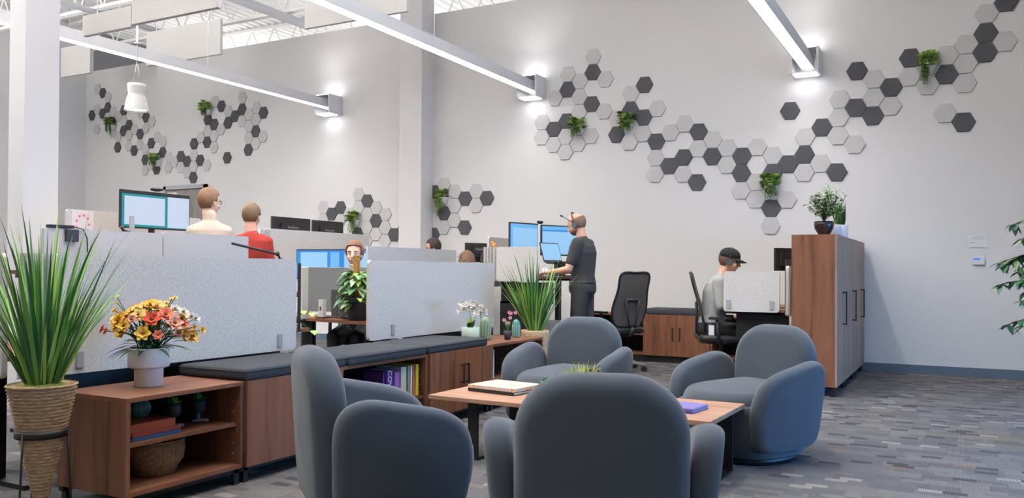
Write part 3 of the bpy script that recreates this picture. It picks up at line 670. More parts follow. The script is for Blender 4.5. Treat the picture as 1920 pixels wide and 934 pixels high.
# ribbed cactus ornament
t=thing('cactus_ornament','round ribbed dark green ceramic cactus ornament on stacked books','ornament',(-3.55,2.745,.4035)); t.scale=(.86,.86,.86)
b=MB(); rs=[]; n=96
for i in range(15):
    a=-PI/2*.86+PI*.93*i/14; q=max(math.cos(a),.02)
    rs.append([V((.066*q*(1-.09*(abs(math.sin(7*(2*PI*k/n)/1))**.35<.5)-.0+.0)*math.cos(2*PI*k/n)*(1+.06*abs(math.cos(7*2*PI*k/n))),.066*q*math.sin(2*PI*k/n)*(1+.06*abs(math.cos(7*2*PI*k/n))),.056+.06*math.sin(a))) for k in range(n)])
b.rings(rs); obj('body',b,CERT,t); 
SB='books stacked flat on the near bookcase shelf'
book('stacked_book','brown leather hardback on top of the flat stack in near bookcase',(-3.50,2.72,.3655),R(94),.25,.19,.037,mat('leather_brown',(138,66,44),.5),PAGE,SB).rotation_euler=(0,0,R(90))
book('stacked_book','dark red book in the middle of the flat stack in near bookcase',(-3.50,2.735,.3445),R(92),.28,.2,.02,mat('dark_red_cover',(128,50,48),.5),PAGE,SB)
book('stacked_book','blue book at the bottom of the flat stack in near bookcase',(-3.50,2.735,.325),R(91),.28,.2,.018,mat('blue_cover',(36,78,128),.5),PAGE,SB)
def footpot(y,label,g,x=-3.56):
    t=thing('figurine_planter',label,'planter',(x,y,.325))
    obj('pot',MB().lathe([(.022,.05),(.036,.058),(.04,.075),(.04,.115),(.036,.117),(.01,.10)],24),mat('charcoal_pot',(46,46,50),.7),t)
    obj('leg',MB().cyl((0,0,.01),(0,0,.055),.013,n=12).tube([(-.03,0,.09),(-.045,0,.06),(-.02,.0,.03)],.006),mat('pot_leg',(84,98,116),.6),t)
    obj('shoe',MB().capsule((-.005,-.01,.009),(.035,.025,.009),.009,.012,sq=.8).capsule((-.01,-.02,.008),(-.03,.03,.008),.006),mat('pot_shoe',(150,150,156),.5),t)
    b=MB(); rosette(b,(0,0,.11),.055,9,0,up=.35,w=.35); rosette(b,(0,0,.12),.04,8,0,up=.9,w=.35); obj('leaves',b,[g],t)
footpot(2.96,'small dark footed pot with lime rosette, left of the two on the shelf',G3)
footpot(3.12,'small dark footed pot with bright green spikes beside the bookcase side',mat('bright_green',(60,150,70),.5))
t=thing('wicker_basket','round woven wicker basket on the bottom shelf of the near bookcase','basket',(-3.58,2.87,.108))
b=MB(); rs=[]; n=80
for r_,z_ in ((.085,0),(.10,.004),(.108,.035),(.135,.075),(.14,.12),(.138,.165),(.132,.167),(.128,.12),(.12,.08),(.09,.03),(.05,.02)):
    rs.append([V((r_*math.cos(2*PI*k/n)*(1+.012*(k%4<2)),r_*math.sin(2*PI*k/n)*(1+.012*(k%4<2)),z_)) for k in range(n)])
b.rings(rs); obj('weave',b,mat('wicker_dark',(140,110,80),.85,noise=.4,nscale=60),t)
obj('rim',MB().tube([(.136*math.cos(a*PI/20),.136*math.sin(a*PI/20),.168) for a in range(41)],.005,6),mat('wicker_dark',(0,0,0)),t)

def upbook(y,h,d,th,col,label,x=-3.40,zb=.251,lean=0,grp='books and magazines standing in the middle bookcase',spine=None):
    t=thing('standing_book',label,'book',(x-d/2,y,zb),0,grp); t.rotation_euler=(R(lean),0,0)
    m=mat('cover_%d_%d_%d'%col,col,.5)
    obj('cover',MB().box((0,-th/2+.0015,h/2),(d,.003,h)).box((0,th/2-.0015,h/2),(d,.003,h)).box((d/2-.0015,0,h/2),(.003,th-.006,h)),m,t)
    obj('pages',MB().box((-.003,0,h/2),(d-.01,th-.006,h-.008)),PAGE,t)
    if spine: text(*spine[:1],spine[1],mat('lettering_white',(236,234,240),.6),t,(d/2+.0008,0,h*spine[2]),(PI/2,PI/2,PI/2),align='CENTER')
    return t
upbook(4.52,.205,.17,.012,(92,60,140),'thin patterned violet book leaning at left of the purple book')
upbook(4.585,.21,.17,.075,(76,36,128),'thick purple book with white letters on its spine, in middle bookcase',spine=('COW',.055,.66))
upbook(4.668,.19,.18,.05,(150,104,182),'purple and white book right of the thick purple one')
upbook(4.745,.215,.21,.06,(196,196,196),'thick white ring binder in the middle bookcase')
upbook(4.806,.215,.2,.02,(150,156,120),'olive edged magazine in the middle bookcase')
upbook(4.838,.215,.19,.018,(226,224,222),'thin white magazine between the olive and red ones')
upbook(4.866,.21,.19,.014,(196,104,110),'thin pink-red magazine in the middle bookcase')
upbook(4.908,.218,.2,.032,(228,204,52),'yellow book at the right end of middle bookcase')
g2='books standing in the far bookcase'
upbook(5.935,.235,.18,.02,(148,44,50),'dark red book first at left in the far bookcase',grp=g2)
upbook(5.962,.235,.18,.016,(222,222,224),'white book beside the dark red one in far bookcase',grp=g2)
upbook(5.986,.235,.18,.014,(204,176,96),'tan and white book in the far bookcase',grp=g2)
upbook(6.008,.235,.18,.014,(216,220,226),'pale blue-white book last at right in far bookcase',grp=g2)

# orchid, cactus, small orchid, teal cactus on the far bookcase
t=thing('potted_orchid','white orchid in a pale green ribbed pot on the far bookcase','orchid',(-3.62,6.05,.54))
t.location=(-3.66,6.06,.54)
b=MB(); n=72; rs=[[V((r_*math.cos(2*PI*k/n)*(1+.02*(k%4<2)),r_*math.sin(2*PI*k/n)*(1+.02*(k%4<2)),z_)) for k in range(n)] for r_,z_ in ((.066,0),(.072,.003),(.078,.118),(.072,.12),(.066,.10))]
b.rings(rs); obj('pot',b,mat('mint_ceramic',(184,206,190),.5),t)
b=MB()
for a,L,w in ((2.2,.15,.05),(1.2,.12,.05),(-.3,.1,.07),(.3,.12,.08),(3.4,.08,.05),(-1.2,.09,.06)): b.leaf((0,0,.1),(math.cos(a)*.5,math.sin(a)*.5,1),L,w,bend=.3,mi=0 if a>.9 and a<3 else 1)
b.tube([(0,0,.1),(.0,.01,.2),(-.02,0,.27)],.003,6,mi=0); b.tube([(0,0,.1),(.03,.02,.2),(.06,.03,.26)],.003,6,mi=0)
obj('leaves',b,[G3,G2],t)
fl=MB(); rg=random.Random(3)
for k in range(15):
    q=RX*rg.uniform(-.1,.1)*.95+V((0,rg.uniform(-.05,.03),rg.uniform(.23,.33))); 
    if k>10: q=RX*rg.uniform(.07,.115)+V((0,0,rg.uniform(.22,.3)))
    flower(q,V((.4,-.9,.1))+V((rg.uniform(-.4,.4),0,rg.uniform(-.3,.3))),rg.uniform(.038,.05),0,5)
obj('flowers',fl,[mat('orchid_white',(232,228,226),.5)]+[WHITE]*6+[mat('orchid_eye',(226,200,110),.6)],t)
def ribcactus(loc,r_,h,label,m):
    t=thing('cactus_ornament',label,'ornament',loc); b=MB(); n=72; rs=[]
    for i in range(17):
        s_=i/16; q=r_*(.82+.18*math.sin(PI*min(1,s_*1.1)))*(1 if s_<.75 else math.sqrt(max(0,1-((s_-.75)/.25)**2))+.02); rs.append([V((q*math.cos(2*PI*k/n)*(1+.05*math.cos(12*2*PI*k/n)),q*math.sin(2*PI*k/n)*(1+.05*math.cos(12*2*PI*k/n)),h*s_)) for k in range(n)])
    b.rings(rs); obj('body',b,m,t)
    b=MB()
    for k in range(12):
        a=2*PI*k/12
        b.tube([(r_*1.07*math.cos(a)*(.82+.18*math.sin(PI*min(1,s_/10*1.1))),r_*1.07*math.sin(a)*(.82+.18*math.sin(PI*min(1,s_/10*1.1))),h*s_/10) for s_ in range(0,8)],.0016,4)
    obj('rib_line',b,mat('rib_pale',(196,204,176),.6),t)
ribcactus((-3.64,6.28,.54),.047,.2,'tall rounded pale green ribbed cactus ornament beside the orchid pot',mat('sage_ceramic',(122,146,116),.45))
ribcactus((-3.52,6.62,.54),.035,.165,'teal ribbed cactus ornament behind the small pink orchid',mat('teal_ceramic2',(86,140,132),.4))
t=thing('potted_orchid','small pink orchid in a dark pot between the two cactus ornaments','orchid',(-3.47,6.37,.54))
obj('pot',MB().lathe([(.026,0),(.036,.08),(.032,.08),(.02,.07)],24),mat('charcoal_pot',(46,46,50),.7),t)
b=MB()
for a,L in ((2.6,.15),(.3,.1),(1.2,.12),(-1,.09),(3.6,.1)): b.leaf((0,0,.07),(math.cos(a)*.35,math.sin(a)*.35,1),L,.028,bend=.2,mi=0)
b.tube([(0,0,.08),(.02,.02,.16),(.03,.03,.23)],.002,5,mi=1); b.tube([(0,0,.08),(-.03,0,.15)],.002,5,mi=1); obj('leaves',b,[G1,BRN],t)
fl=MB(); 
for q in ((.02,.02,.23),(.06,.03,.235),(-.03,-.01,.17),(.02,.01,.19),(.005,.0,.145),(.0,.03,.235)): flower(V(q),(.4,-.9,.2),.02,0,5)
obj('flowers',fl,[mat('orchid_pink',(222,150,170),.5)]*7+[mat('orchid_eye2',(190,80,110),.6)],t)

# ---------------------------------------------------------------- grass plants
def blades(seed,n,L0,L1,spread,r0,w,droop):
    rg=random.Random(seed); b=MB()
    for k in range(n):
        a=rg.uniform(0,2*PI); e=spread*rg.random()**.7; r_=r0*rg.random()**.5
        d=V((math.cos(a)*math.sin(e),math.sin(a)*math.sin(e),math.cos(e)))
        b.grass((math.cos(a)*r_,math.sin(a)*r_,0),d,rg.uniform(L0,L1)*(1-.25*(e/spread)*rg.random()),w*rg.uniform(.7,1.2),rg.uniform(.05,1)*droop*(.3+e),mi=rg.choice([0,0,1,2,1]))
    return b
GB=[mat('grass_mid',(104,158,62),.55),mat('grass_dark',(60,108,58),.55),mat('grass_light',(156,192,90),.55)]
t=thing('grass_plant','tall green grass plant in a wicker cone on black stand at far left','plant',(-3.66,2.33,0))
ring=MB(); rs=[]; n=48; rg=random.Random(2); prof=[(.012,.05)]
z_=.055
while z_<.60:
    q=(z_-.05)/.55; base=.018+.122*q**.92; prof+= [(base*.97,z_),(base*1.03+.004,z_+.007),(base*.98,z_+.014)]; z_+=.016
prof+=[(.146,.605),(.14,.612),(.125,.60),(.09,.57)]
for r_,zz in prof: rs.append([V((r_*math.cos(2*PI*k/n)*(1+rg.uniform(-.012,.012)),r_*math.sin(2*PI*k/n)*(1+rg.uniform(-.012,.012)),zz+rg.uniform(-.002,.002))) for k in range(n)])
ring.rings(rs); obj('wicker_cone',ring,WICK,t)
b=MB(); rr_=.104
b.rings([[V(((rr_+dx)*math.cos(2*PI*k/40),(rr_+dx)*math.sin(2*PI*k/40),zz)) for k in range(40)] for dx,zz in ((0,.375),(.006,.375),(.006,.41),(0,.41))],close=True,caps=False)
for a in (PI*.25,PI*.92,PI*1.58): 
    q=V((math.cos(a),math.sin(a),0)); b.tube([q*.106+V((0,0,.4)),q*.115+V((0,0,.2)),q*.125+V((0,0,.02)),q*.10+V((0,0,.008))],.005,8)
b.tube([(.118*math.cos(k*PI/12),.118*math.sin(k*PI/12),.02) for k in range(25)],.005,6)
obj('stand',b,BLACK,t)
obj('moss_top',MB().lathe([(.13,.58),(.11,.6),(.07,.615),(.02,.62)],24),MOSS,t)
g=blades(21,150,.50,.90,.50,.055,.019,1.0); g.v=[p+V((0,0,.57)) for p in g.v]; obj('grass_blades',g,GB,t)
t=thing('grass_plant','green grass plant in a round wicker pot behind the far bookcase','plant',(-3.52,7.0,.0))
t.location=(-3.53,7.02,0)
b=MB(); rs=[]; rg=random.Random(4)
for r_,zz in [(.08,.0)]+[(.09+.04*(q/16)+.005*(q%2),.02+.034*q) for q in range(17)]+[(.13,.585),(.115,.57),(.08,.56)]: rs.append([V((r_*math.cos(2*PI*k/n)*(1+rg.uniform(-.015,.015)),r_*math.sin(2*PI*k/n),zz)) for k in range(n)])
b.rings(rs); obj('wicker_pot',b,WICK,t); obj('moss_top',MB().lathe([(.12,.56),(.08,.58),(.02,.585)],24),MOSS,t)
g=blades(33,105,.42,.84,.52,.06,.020,.7); g.v=[p+V((0,0,.56)) for p in g.v]; obj('grass_blades',g,GB,t)

# ---------------------------------------------------------------- tall cabinets
TCG='tall walnut storage cabinets'
for k,(y0,y1) in enumerate(((8.12,8.93),(8.932,9.73),(9.732,10.53))):
    t=thing('tall_cabinet',['nearest tall walnut cabinet with grey wood door beside the right armchair','middle tall cabinet of the row of three at right','tall cabinet touching the back wall, farthest of three'][k],'cabinet',(-1.21,(y0+y1)/2,0),0,TCG); W=y1-y0
    obj('body',MB().box((-.01,0,.79),(.38,W,1.40)),WZ,t,bev=.001)
    d=obj('door',MB().box((.19,0,.79),(.018,W-.004,1.40)),DOORF,t,bev=.001)
    obj('handle',MB().cyl((.235,.005,.64),(.235,.005,.96),.0065,n=8).box((.217,.005,.65),(.036,.012,.012)).box((.217,.005,.95),(.036,.012,.012)),BLACK,d)
    b=MB()
    for x in (-.17,.16):
        for y in (-W/2+.04,W/2-.04): b.cyl((x,y,0),(x,y,.09),.022,.026,n=12)
    obj('leg',b,BLACK,t)
def bushy(name,label,loc,pot,potm,h,w,seed,kind):
    t=thing(name,label,'plant',loc); obj('pot',MB().lathe(pot,32),potm,t); rg=random.Random(seed); b=MB(); z0=pot[-3][1]
    if kind=='bush':
        for k in range(34):
            a=rg.uniform(0,2*PI); e=rg.uniform(.25,1.5); tip=V((math.cos(a)*math.cos(e)*w,math.sin(a)*math.cos(e)*w,z0+math.sin(e)*h)); pts=[V((0,0,z0)),V((0,0,z0)).lerp(tip,.5)+V((0,0,.03)),tip]; b.tube(pts,.0018,4,mi=1)
            for q in range(26):
                s_=rg.uniform(.25,1.05); p=V((0,0,z0)).lerp(tip,s_)+V((rg.uniform(-.02,.02),rg.uniform(-.02,.02),.02)); aa=rg.uniform(0,2*PI); b.leaf(p,(math.cos(aa),math.sin(aa),rg.uniform(-.3,.6)),.034,.024,mi=rg.choice([0,0,2,3]),seg=2)
    elif kind=='snake':
        for k in range(16):
            a=rg.uniform(0,2*PI); r_=rg.uniform(0,w*.7); b.grass((math.cos(a)*r_,math.sin(a)*r_,z0),(math.cos(a)*.06,math.sin(a)*.06,1),rg.uniform(.7,1)*h,.035,.05,mi=rg.choice([1,3,1]),seg=5)
    else:
        for k in range(6):
            a=rg.uniform(0,2*PI); tip=V((math.cos(a)*w,math.sin(a)*w,z0+h*rg.uniform(.75,1.05))); b.tube([V((0,0,z0)),tip],.004,5,mi=0)
            for q in range(9): 
                p=V((0,0,z0)).lerp(tip,.25+.75*q/8); s_=1 if q%2 else -1; b.leaf(p,V((s_*.8,.3,.8)),.07,.028,mi=rg.choice([0,2]),seg=3)
    obj('foliage',b,[G1,BRN if kind=='bush' else G2,G3,G2],t)
bp_=[(.045,0),(.05,.004),(.085,.06),(.09,.10),(.085,.125),(.075,.12),(.02,.10)]
bushy('potted_plant','bushy green plant in a dark bowl pot on the nearest tall cabinet',(-1.14,8.24,1.49),bp_,mat('dark_blue_pot',(48,38,40),.25,noise=.5,nscale=8),.25,.2,12,'bush')
bushy('potted_plant','tall arching lime plant in a small white pot on the tall cabinet',(-1.08,8.55,1.49),[(.05,0),(.06,.02),(.06,.07),(.05,.11),(.045,.11),(.02,.1)],CERW,.36,.09,13,'zz')
bushy('potted_plant','dark upright snake plant in a white cylinder pot at the cabinet front edge',(-1.06,8.82,1.49),[(.06,0),(.062,.004),(.064,.12),(.06,.12),(.05,.11),(.02,.1)],CERW,.24,.06,14,'snake')

# ---------------------------------------------------------------- low cabinets by the back wall
def wallcab(x0,x1,label,doors,shelf):
    t=thing('low_cabinet' if doors else 'low_bookcase',label,'cabinet' if doors else 'bookcase',((x0+x1)/2,10.36,0),0,'low walnut units along the back wall')
    W=x1-x0; z0,z1,th=.085,.60,.022
    obj('top_board',MB().box((0,0,z1-th/2),(W,.4,th)),WX,t); obj('bottom_board',MB().box((0,0,z0+th/2),(W,.4,th)),WX,t)
    for s in (-1,1): obj('side_panel',MB().box((s*(W/2-th/2),0,(z0+z1)/2),(th,.4,z1-z0-2*th)),WZ,t)
    obj('back_panel',MB().box((0,.19,(z0+z1)/2),(W-2*th,.01,z1-z0-2*th)),WDARK,t)
    obj('base_frame',MB().box((0,-.17,.0425),(W,.03,.085)).box((0,.17,.0425),(W,.03,.085)).box((0,0,.0425),(.03,.34,.084)),BLACK,t)
    if shelf: obj('shelf',MB().box((0,.0,.34),(W-2*th,.36,.018)),WX,t)
    if doors:
        for s in (-1,1):
            d=obj('door',MB().box((s*W/4,-.21,(z0+z1)/2),(W/2-.004,.018,z1-z0)),WZ,t,bev=.001)
            obj('handle',MB().box((s*.045,-.25,.36),(.012,.008,.17)).box((s*.045,-.234,.435),(.01,.03,.01)).box((s*.045,-.234,.285),(.01,.03,.01)),BLACK,d)
wallcab(-3.55,-2.72,'two door walnut cabinet against the back wall beside the office chair',True,False)
wallcab(-4.5,-3.555,'open walnut shelf unit against the back wall behind the standing person',False,True)
wallcab(-2.715,-1.9,'walnut shelf unit against the back wall behind the person in the cap',False,True)
for i,(a,c,l) in enumerate(((-3.55,-2.72,'grey bench cushion on the two door cabinet by the back wall'),)):
    t=thing('bench_cushion',l,'cushion',((a+c)/2,10.355,.601),0,'grey bench cushions by the back wall'); w=c-a
    obj('cushion_pad',MB().slab(rrect(w,.42,.03,3),.075,.02,lambda u,v,q:V((u,v,.0375+q)),puff=.004,k=4),CUSH,t)

# ---------------------------------------------------------------- wall fittings
t=thing('thermostat','white wall thermostat with a blue display strip','thermostat',(.145,WY0,1.28))
obj('case',MB().prism(rrect(.125,.085,.018),.0,.025,M=Matrix.Rotation(PI/2,4,'X')),WHITE,t,bev=.003)
obj('display',MB().box((-.01,-.0265,.022),(.07,.004,.014)),emit('blue_display',(20,110,230),1.2),t)
t=thing('wall_notice','white paper notice taped to the wall above the thermostat','notice',(.145,WY0,1.5))
obj('paper',MB().box((0,-.003,0),(.19,.003,.14)),mat('notice_paper',(218,216,218),.7),t)
obj('printed_lines',MB().box((0,-.0052,.045),(.1,.001,.004)).box((-.05,-.0052,-.02),(.05,.001,.006)).box((0,-.0052,.03),(.12,.001,.002)).box((0,-.0052,.018),(.13,.001,.002)),mat('print_grey',(160,160,164),.8),t)
# ficus at the right edge
t=thing('ficus_tree','green ficus tree whose branches reach in at the right edge','tree',(.74,6.6,0))
b=MB().lathe([(.14,0),(.16,.02),(.19,.32),(.18,.33),(.12,.3)],32); obj('pot',b,mat('charcoal_pot',(46,46,50),.7),t)
tr=MB(); lf=MB(); rg=random.Random(8); tr.tube([(0,0,.28),(.02,0,.7),(-.02,.02,1.1),(0,0,1.7)],[.025,.022,.018,.008],8)
for k in range(34):
    z_=rg.uniform(.75,1.6); a=rg.uniform(0,2*PI) if k%2 else rg.uniform(2.4,4.0); L=rg.uniform(.3,.56)*(1-.3*abs(z_-1.15)); L=min(L,.56)
    p=V((0,0,z_)); d=V((math.cos(a),math.sin(a)*.8,rg.uniform(-.15,.45))).normalized(); pts=[p]
    for q in range(7):
        d=(d+V((0,0,-.09))).normalized(); p=p+d*L/7; pts.append(p)
        if q>1:
            for h in range(5):
                aa=rg.uniform(0,2*PI); lf.leaf(p,d*.5+V((math.cos(aa),math.sin(aa),rg.uniform(-.9,.1)))*.8,rg.uniform(.065,.095),.040,bend=.4,mi=rg.choice([0,0,1,2]),seg=3)
    tr.tube(pts,.004,5)
obj('trunk',tr,BRN,t); obj('foliage',lf,[mat('ficus_green',(62,112,74),.4),mat('ficus_dark',(40,82,62),.4),mat('ficus_pale',(120,146,100),.4)],t)
# ---------------------------------------------------------------- people
HAIRM={}
def hand(b,w,d,nrm,side,curl=.5,s=1.0):
    """palm and five bent fingers starting at the wrist w, pointing along d; nrm = back of the hand"""
    w=V(w); d=V(d).normalized(); nrm=V(nrm); x=d.cross(nrm).normalized()*side; nrm=x.cross(d).normalized()*side
    if nrm.dot(V((0,0,1)))<0 and abs(nrm.z)>.3: nrm=-nrm
    p1=w+d*.085*s
    for k in (-1,0,1): b.capsule(w+x*k*.012*s,p1+x*k*.022*s,.018*s,.015*s,n=10,h=3)
    for k,L in zip((-1.5,-.5,.5,1.5),(.062,.075,.08,.070)):
        a=p1+x*k*.019*s; q=a+(d*math.cos(curl*.6)-nrm*math.sin(curl*.6))*L*.5*s; r_=q+(d*math.cos(curl*1.6)-nrm*math.sin(curl*1.6))*L*.5*s
        b.capsule(a,q,.0095*s,.009*s,n=8,h=3); b.capsule(q,r_,.009*s,.008*s,n=8,h=3)
    a=w+d*.03*s+x*.022*s; q=a+(d*.7+x*.65-nrm*.2).normalized()*.042*s; r_=q+(d*.95+x*.15-nrm*.3).normalized()*.03*s
    b.capsule(a,q,.013*s,.011*s,n=8,h=3); b.capsule(q,r_,.011*s,.009*s,n=8,h=3)
STAND=dict(pel=(0,0,.94),neck=(0,-.01,1.50),head=(0,.02,1.665),sh=[(-.172,-.01,1.415),(.172,-.01,1.415)],el=[(-.215,-.03,1.15),(.215,-.03,1.15)],wr=[(-.215,.05,.90),(.215,.05,.90)],
  hip=[(-.09,0,.93),(.09,0,.93)],kn=[(-.10,.02,.50),(.10,.02,.50)],an=[(-.10,-.02,.09),(.10,-.02,.09)],hd=[(0,.2,-1),(0,.2,-1)],hn=[(-1,0,0),(1,0,0)])
SIT=dict(pel=(0,0,.54),neck=(0,.06,1.12),head=(0,.11,1.275),sh=[(-.185,.05,1.06),(.185,.05,1.06)],el=[(-.225,.12,.82),(.225,.12,.82)],wr=[(-.13,.36,.80),(.13,.36,.80)],
  hip=[(-.09,.0,.54),(.09,.0,.54)],kn=[(-.11,.42,.52),(.11,.42,.52)],an=[(-.11,.40,.09),(.11,.40,.09)],hd=[(.2,1,0),(-.2,1,0)],hn=[(0,0,1),(0,0,1)])
def person(label,loc,face,J,skin,hyaw=0,hpitch=0,shirt=None,pants=None,hair=None,hairkind='short',extras=(),sleeves='long',wide=1.0,neckline=1,shoem=None,beard=None):
    rz=math.atan2(-face[0],face[1])
    t=thing('person',label,'person',loc,rz)
    J={**J}; pel,neck=V(J['pel']),V(J['neck']); H=V(J['head'])
    HM=Matrix.Translation(H)@Euler((-hpitch,0,hyaw),'XYZ').to_matrix().to_4x4()
    def torso(b,g,z0=0,z1=1,taper=0):
        ax=(neck-pel); secs=[(-.10,.11,.09),(-.03,.150,.112),(.08,.155,.115),(.28,.140,.102),(.5,.155,.112),(.72,.178,.122),(.86,.175,.105),(.95,.11,.078),(1.0,.060,.058)]
        rs=[]
        for f,rx,ry in secs:
            if f<z0-.001 or f>z1+.001: continue
            c=pel+ax*f; q=rx*wide+g; r_=ry*wide+g
            rs.append([c+V((q*math.cos(2*PI*k/28),r_*math.sin(2*PI*k/28)*(1 if math.sin(2*PI*k/28)>0 else 1.05),0)) for k in range(28)])
        b.rings(rs)
    b=MB(); torso(b,0)
    for s in (0,1):
        b.capsule(J['hip'][s],J['kn'][s],.078*wide,.052); b.capsule(J['kn'][s],V(J['an'][s])+V((0,0,.0)),.053,.036)
        b.capsule(V(J['an'][s])+V((0,-.04,-.045)),V(J['an'][s])+V((0,.13,-.055)),.035,.03,sq=.9)
        b.capsule(neck+V((0,0,-.05)),J['sh'][s],.05,.052); b.capsule(J['sh'][s],J['el'][s],.05*wide,.037); b.capsule(J['el'][s],J['wr'][s],.038,.026)
        hand(b,J['wr'][s],J['hd'][s],J['hn'][s],1 if s==0 else -1,J.get('curl',.5))
    b.capsule(neck+V((0,-.005,-.04)),HM@V((0,-.02,-.06)),.058,.053)
    hd=MB(); hd.ball((0,-.008,.025),(.073,.094,.098),24,16); hd.ball((0,.028,-.035),(.057,.062,.068),20,12); hd.ball((0,.05,-.082),(.03,.03,.022),12,8)
    hd.capsule((0,.088,.01),(0,.105,-.028),.009,.014,n=10); hd.ball((0,.078,-.055),(.024,.016,.009),12,8); hd.ball((0,.066,.028),(.05,.022,.014),14,8)
    for s in (-1,1): hd.ball((s*.073,-.005,-.012),(.009,.019,.03),10,8); hd.ball((s*.04,.055,-.03),(.022,.025,.022),10,8)
    for v_,f_ in ((hd.v,hd.f),): b.add([HM@p for p in hd.v],hd.f,0,True)
    obj('body',b,skin,t,remesh=.0065)
    # face details
    e=MB()
    for s in (-1,1): e.ball((s*.030,.074,.006),(.0115,.011,.0085),12,8)
    e.v=[HM@p for p in e.v]; obj('eye',e,EYEW,t)
    e=MB()
    for s in (-1,1): e.ball((s*.030,.0835,.005),(.0055,.0025,.0055),10,6)
    e.v=[HM@p for p in e.v]; obj('iris',e,EYED,t)
    e=MB().capsule((-.019,.089,-.057),(.019,.089,-.057),.0035,n=8); e.v=[HM@p for p in e.v]; obj('mouth',e,LIP,t)
    if hair:
        hm=mat('hair_%d_%d_%d'%hair,hair,.7,noise=.35,nscale=60,stretch=(3,3,.6))
        e=MB()
        for s in (-1,1): e.tube([(s*.016,.086,.024),(s*.03,.088,.030),(s*.046,.078,.025)],.0035,6)
        e.v=[HM@p for p in e.v]; obj('eyebrow',e,hm,t)
        hb=MB(); n,h=64,44; rs=[]
        rx,ry,rz_=.083,.104,.107
        grid=[]
        for i in range(h+1):
            a=-PI/2+PI*i/h; q=math.cos(a); grid.append([V((rx*q*math.cos(2*PI*k/n),-.012+ry*q*math.sin(2*PI*k/n),.028+rz_*math.sin(a))) for k in range(n)])
        def keep(p):
            if hairkind=='short': return p.z>(-.055 if p.y<-.035 else (.0 if p.y<.02 else .062+.25*(p.y-.02))) and not (abs(p.x)>.06 and -.03<p.y<.022 and p.z<.016)
            if hairkind=='bald': return p.y<.01 and -.06<p.z<.055 and not(p.y>-.03 and p.z<.0)
            return p.z>(-.07 if p.y<-.01 else (.0 if abs(p.x)>.060 and p.y<.035 else .060+.34*p.y))
        vs=[p for r in grid for p in r]; fs=[]
        for i in range(h):
            for k in range(n):
                q=[i*n+k,i*n+(k+1)%n,(i+1)*n+(k+1)%n,(i+1)*n+k]; c=sum((vs[j] for j in q),V((0,0,0)))/4
                if keep(c): fs.append(q)
        thick=.004 if hairkind=='bald' else .010
        rg=random.Random(len(label)); vs=[HM@(p*(1+rg.uniform(-.006,.010))) for p in vs]
        hb.add(vs,fs,0,True)
        if hairkind=='bun': hb.add([HM@p for p in MB().ball((0,-.125,-.0),(.04,.035,.04),16,10).v],MB().ball((0,0,0),1,16,10).f,0,True)
        obj('hair',hb,hm,t,solid=thick if hairkind!='bald' else .006)
    if beard:
        e=MB().ball((0,.034,-.05),(.057,.062,.055),20,12); e.f=[f for f in e.f if sum(e.v[j].z for j in f)/len(f)<-.048 and len(f)==4]; e.v=[HM@p for p in e.v]
        obj('beard',e,mat('beard_%d'%beard[0],beard,.9),t,solid=.004)
    g=.012
    if shirt:
        b=MB(); torso(b,g,-.03 if not J.get('tuck') else .02,1.0); top=neck+V((0,-.005,-.018)); 
        for s in (0,1):
            b.capsule(neck+V((0,-.005,-.05)),V(J['sh'][s])+V((0,0,.0)),.066,.064); S,E,W=V(J['sh'][s]),V(J['el'][s]),V(J['wr'][s])
            if sleeves=='long': b.capsule(S,E,.062*wide,.050); b.capsule(E,E.lerp(W,.93),.050,.036)
            else: b.capsule(S,S.lerp(E,.68),.063*wide,.060)
        if neckline: b.capsule(neck+V((0,-.005,-.06)),neck+V((0,-.002,-.018 if neckline==1 else .045)),.075,.066 if neckline==1 else .064)
        obj('shirt',b,shirt,t,remesh=.008)
    if pants:
        b=MB(); ax=neck-pel; rs=[]
        for f,rx,ry in ((-.12,.10,.09),(-.04,.155,.12),(.05,.162,.124),(.16,.152,.116)):
            c=pel+ax*f; rs.append([c+V(((rx*wide+g)*math.cos(2*PI*k/28),(ry*wide+g)*math.sin(2*PI*k/28),0)) for k in range(28)])
        b.rings(rs)
        for s in (0,1): b.capsule(J['hip'][s],J['kn'][s],.092*wide,.070); b.capsule(J['kn'][s],V(J['an'][s])+V((0,0,.02)),.068,.058)
        obj('trousers',b,pants,t,remesh=.009)
    b=MB()
    for s in (0,1): a=V(J['an'][s]); b.capsule(a+V((0,-.045,-.04)),a+V((0,.15,-.048)),.045,.038,sq=.95); 
    obj('shoe',b,shoem or BLACKP,t,remesh=.009)
    def child(name,bb,m,label=None,**k):
        bb.v=[HM@p for p in bb.v]; return obj(name,bb,m,t,label=label,**k)
    if 'glasses' in extras or 'thin_glasses' in extras:
        e=MB(); r_=.0022 if 'glasses' in extras else .0014
        for s in (-1,1):
            e.tube([(s*.031+.021*math.cos(a*PI/8),.098-.004*abs(math.cos(a*PI/8)),.004+.017*math.sin(a*PI/8)) for a in range(17)],r_,6); e.tube([(s*.052,.095,.01),(s*.076,.05,.008),(s*.079,-.01,.002)],r_,6)
        e.tube([(-.01,.1,.008),(.01,.1,.008)],r_,6); child('glasses',e,BLACKP if 'glasses' in extras else CHROME)
    if 'headset' in extras:
        e=MB().tube([(.088*math.cos(a*PI/12),-.01,.02+.122*math.sin(a*PI/12)) for a in range(13)],.008,8); hs=child('headset_band',e,DGREY)
        [child('ear_cup',MB().cyl((q*.078,-.005,-.01),(q*.102,-.005,-.01),.034,.03,n=20),mat('headset_grey',(74,80,88),.5)) for q in (-1,1)]
        if 'micup' in extras: e=MB().tube([(-.1,.0,.02),(-.098,.05,.09),(-.085,.085,.135)],.004,6).capsule((-.085,.085,.135),(-.08,.10,.15),.009,n=10); child('microphone',e,BLACKP)
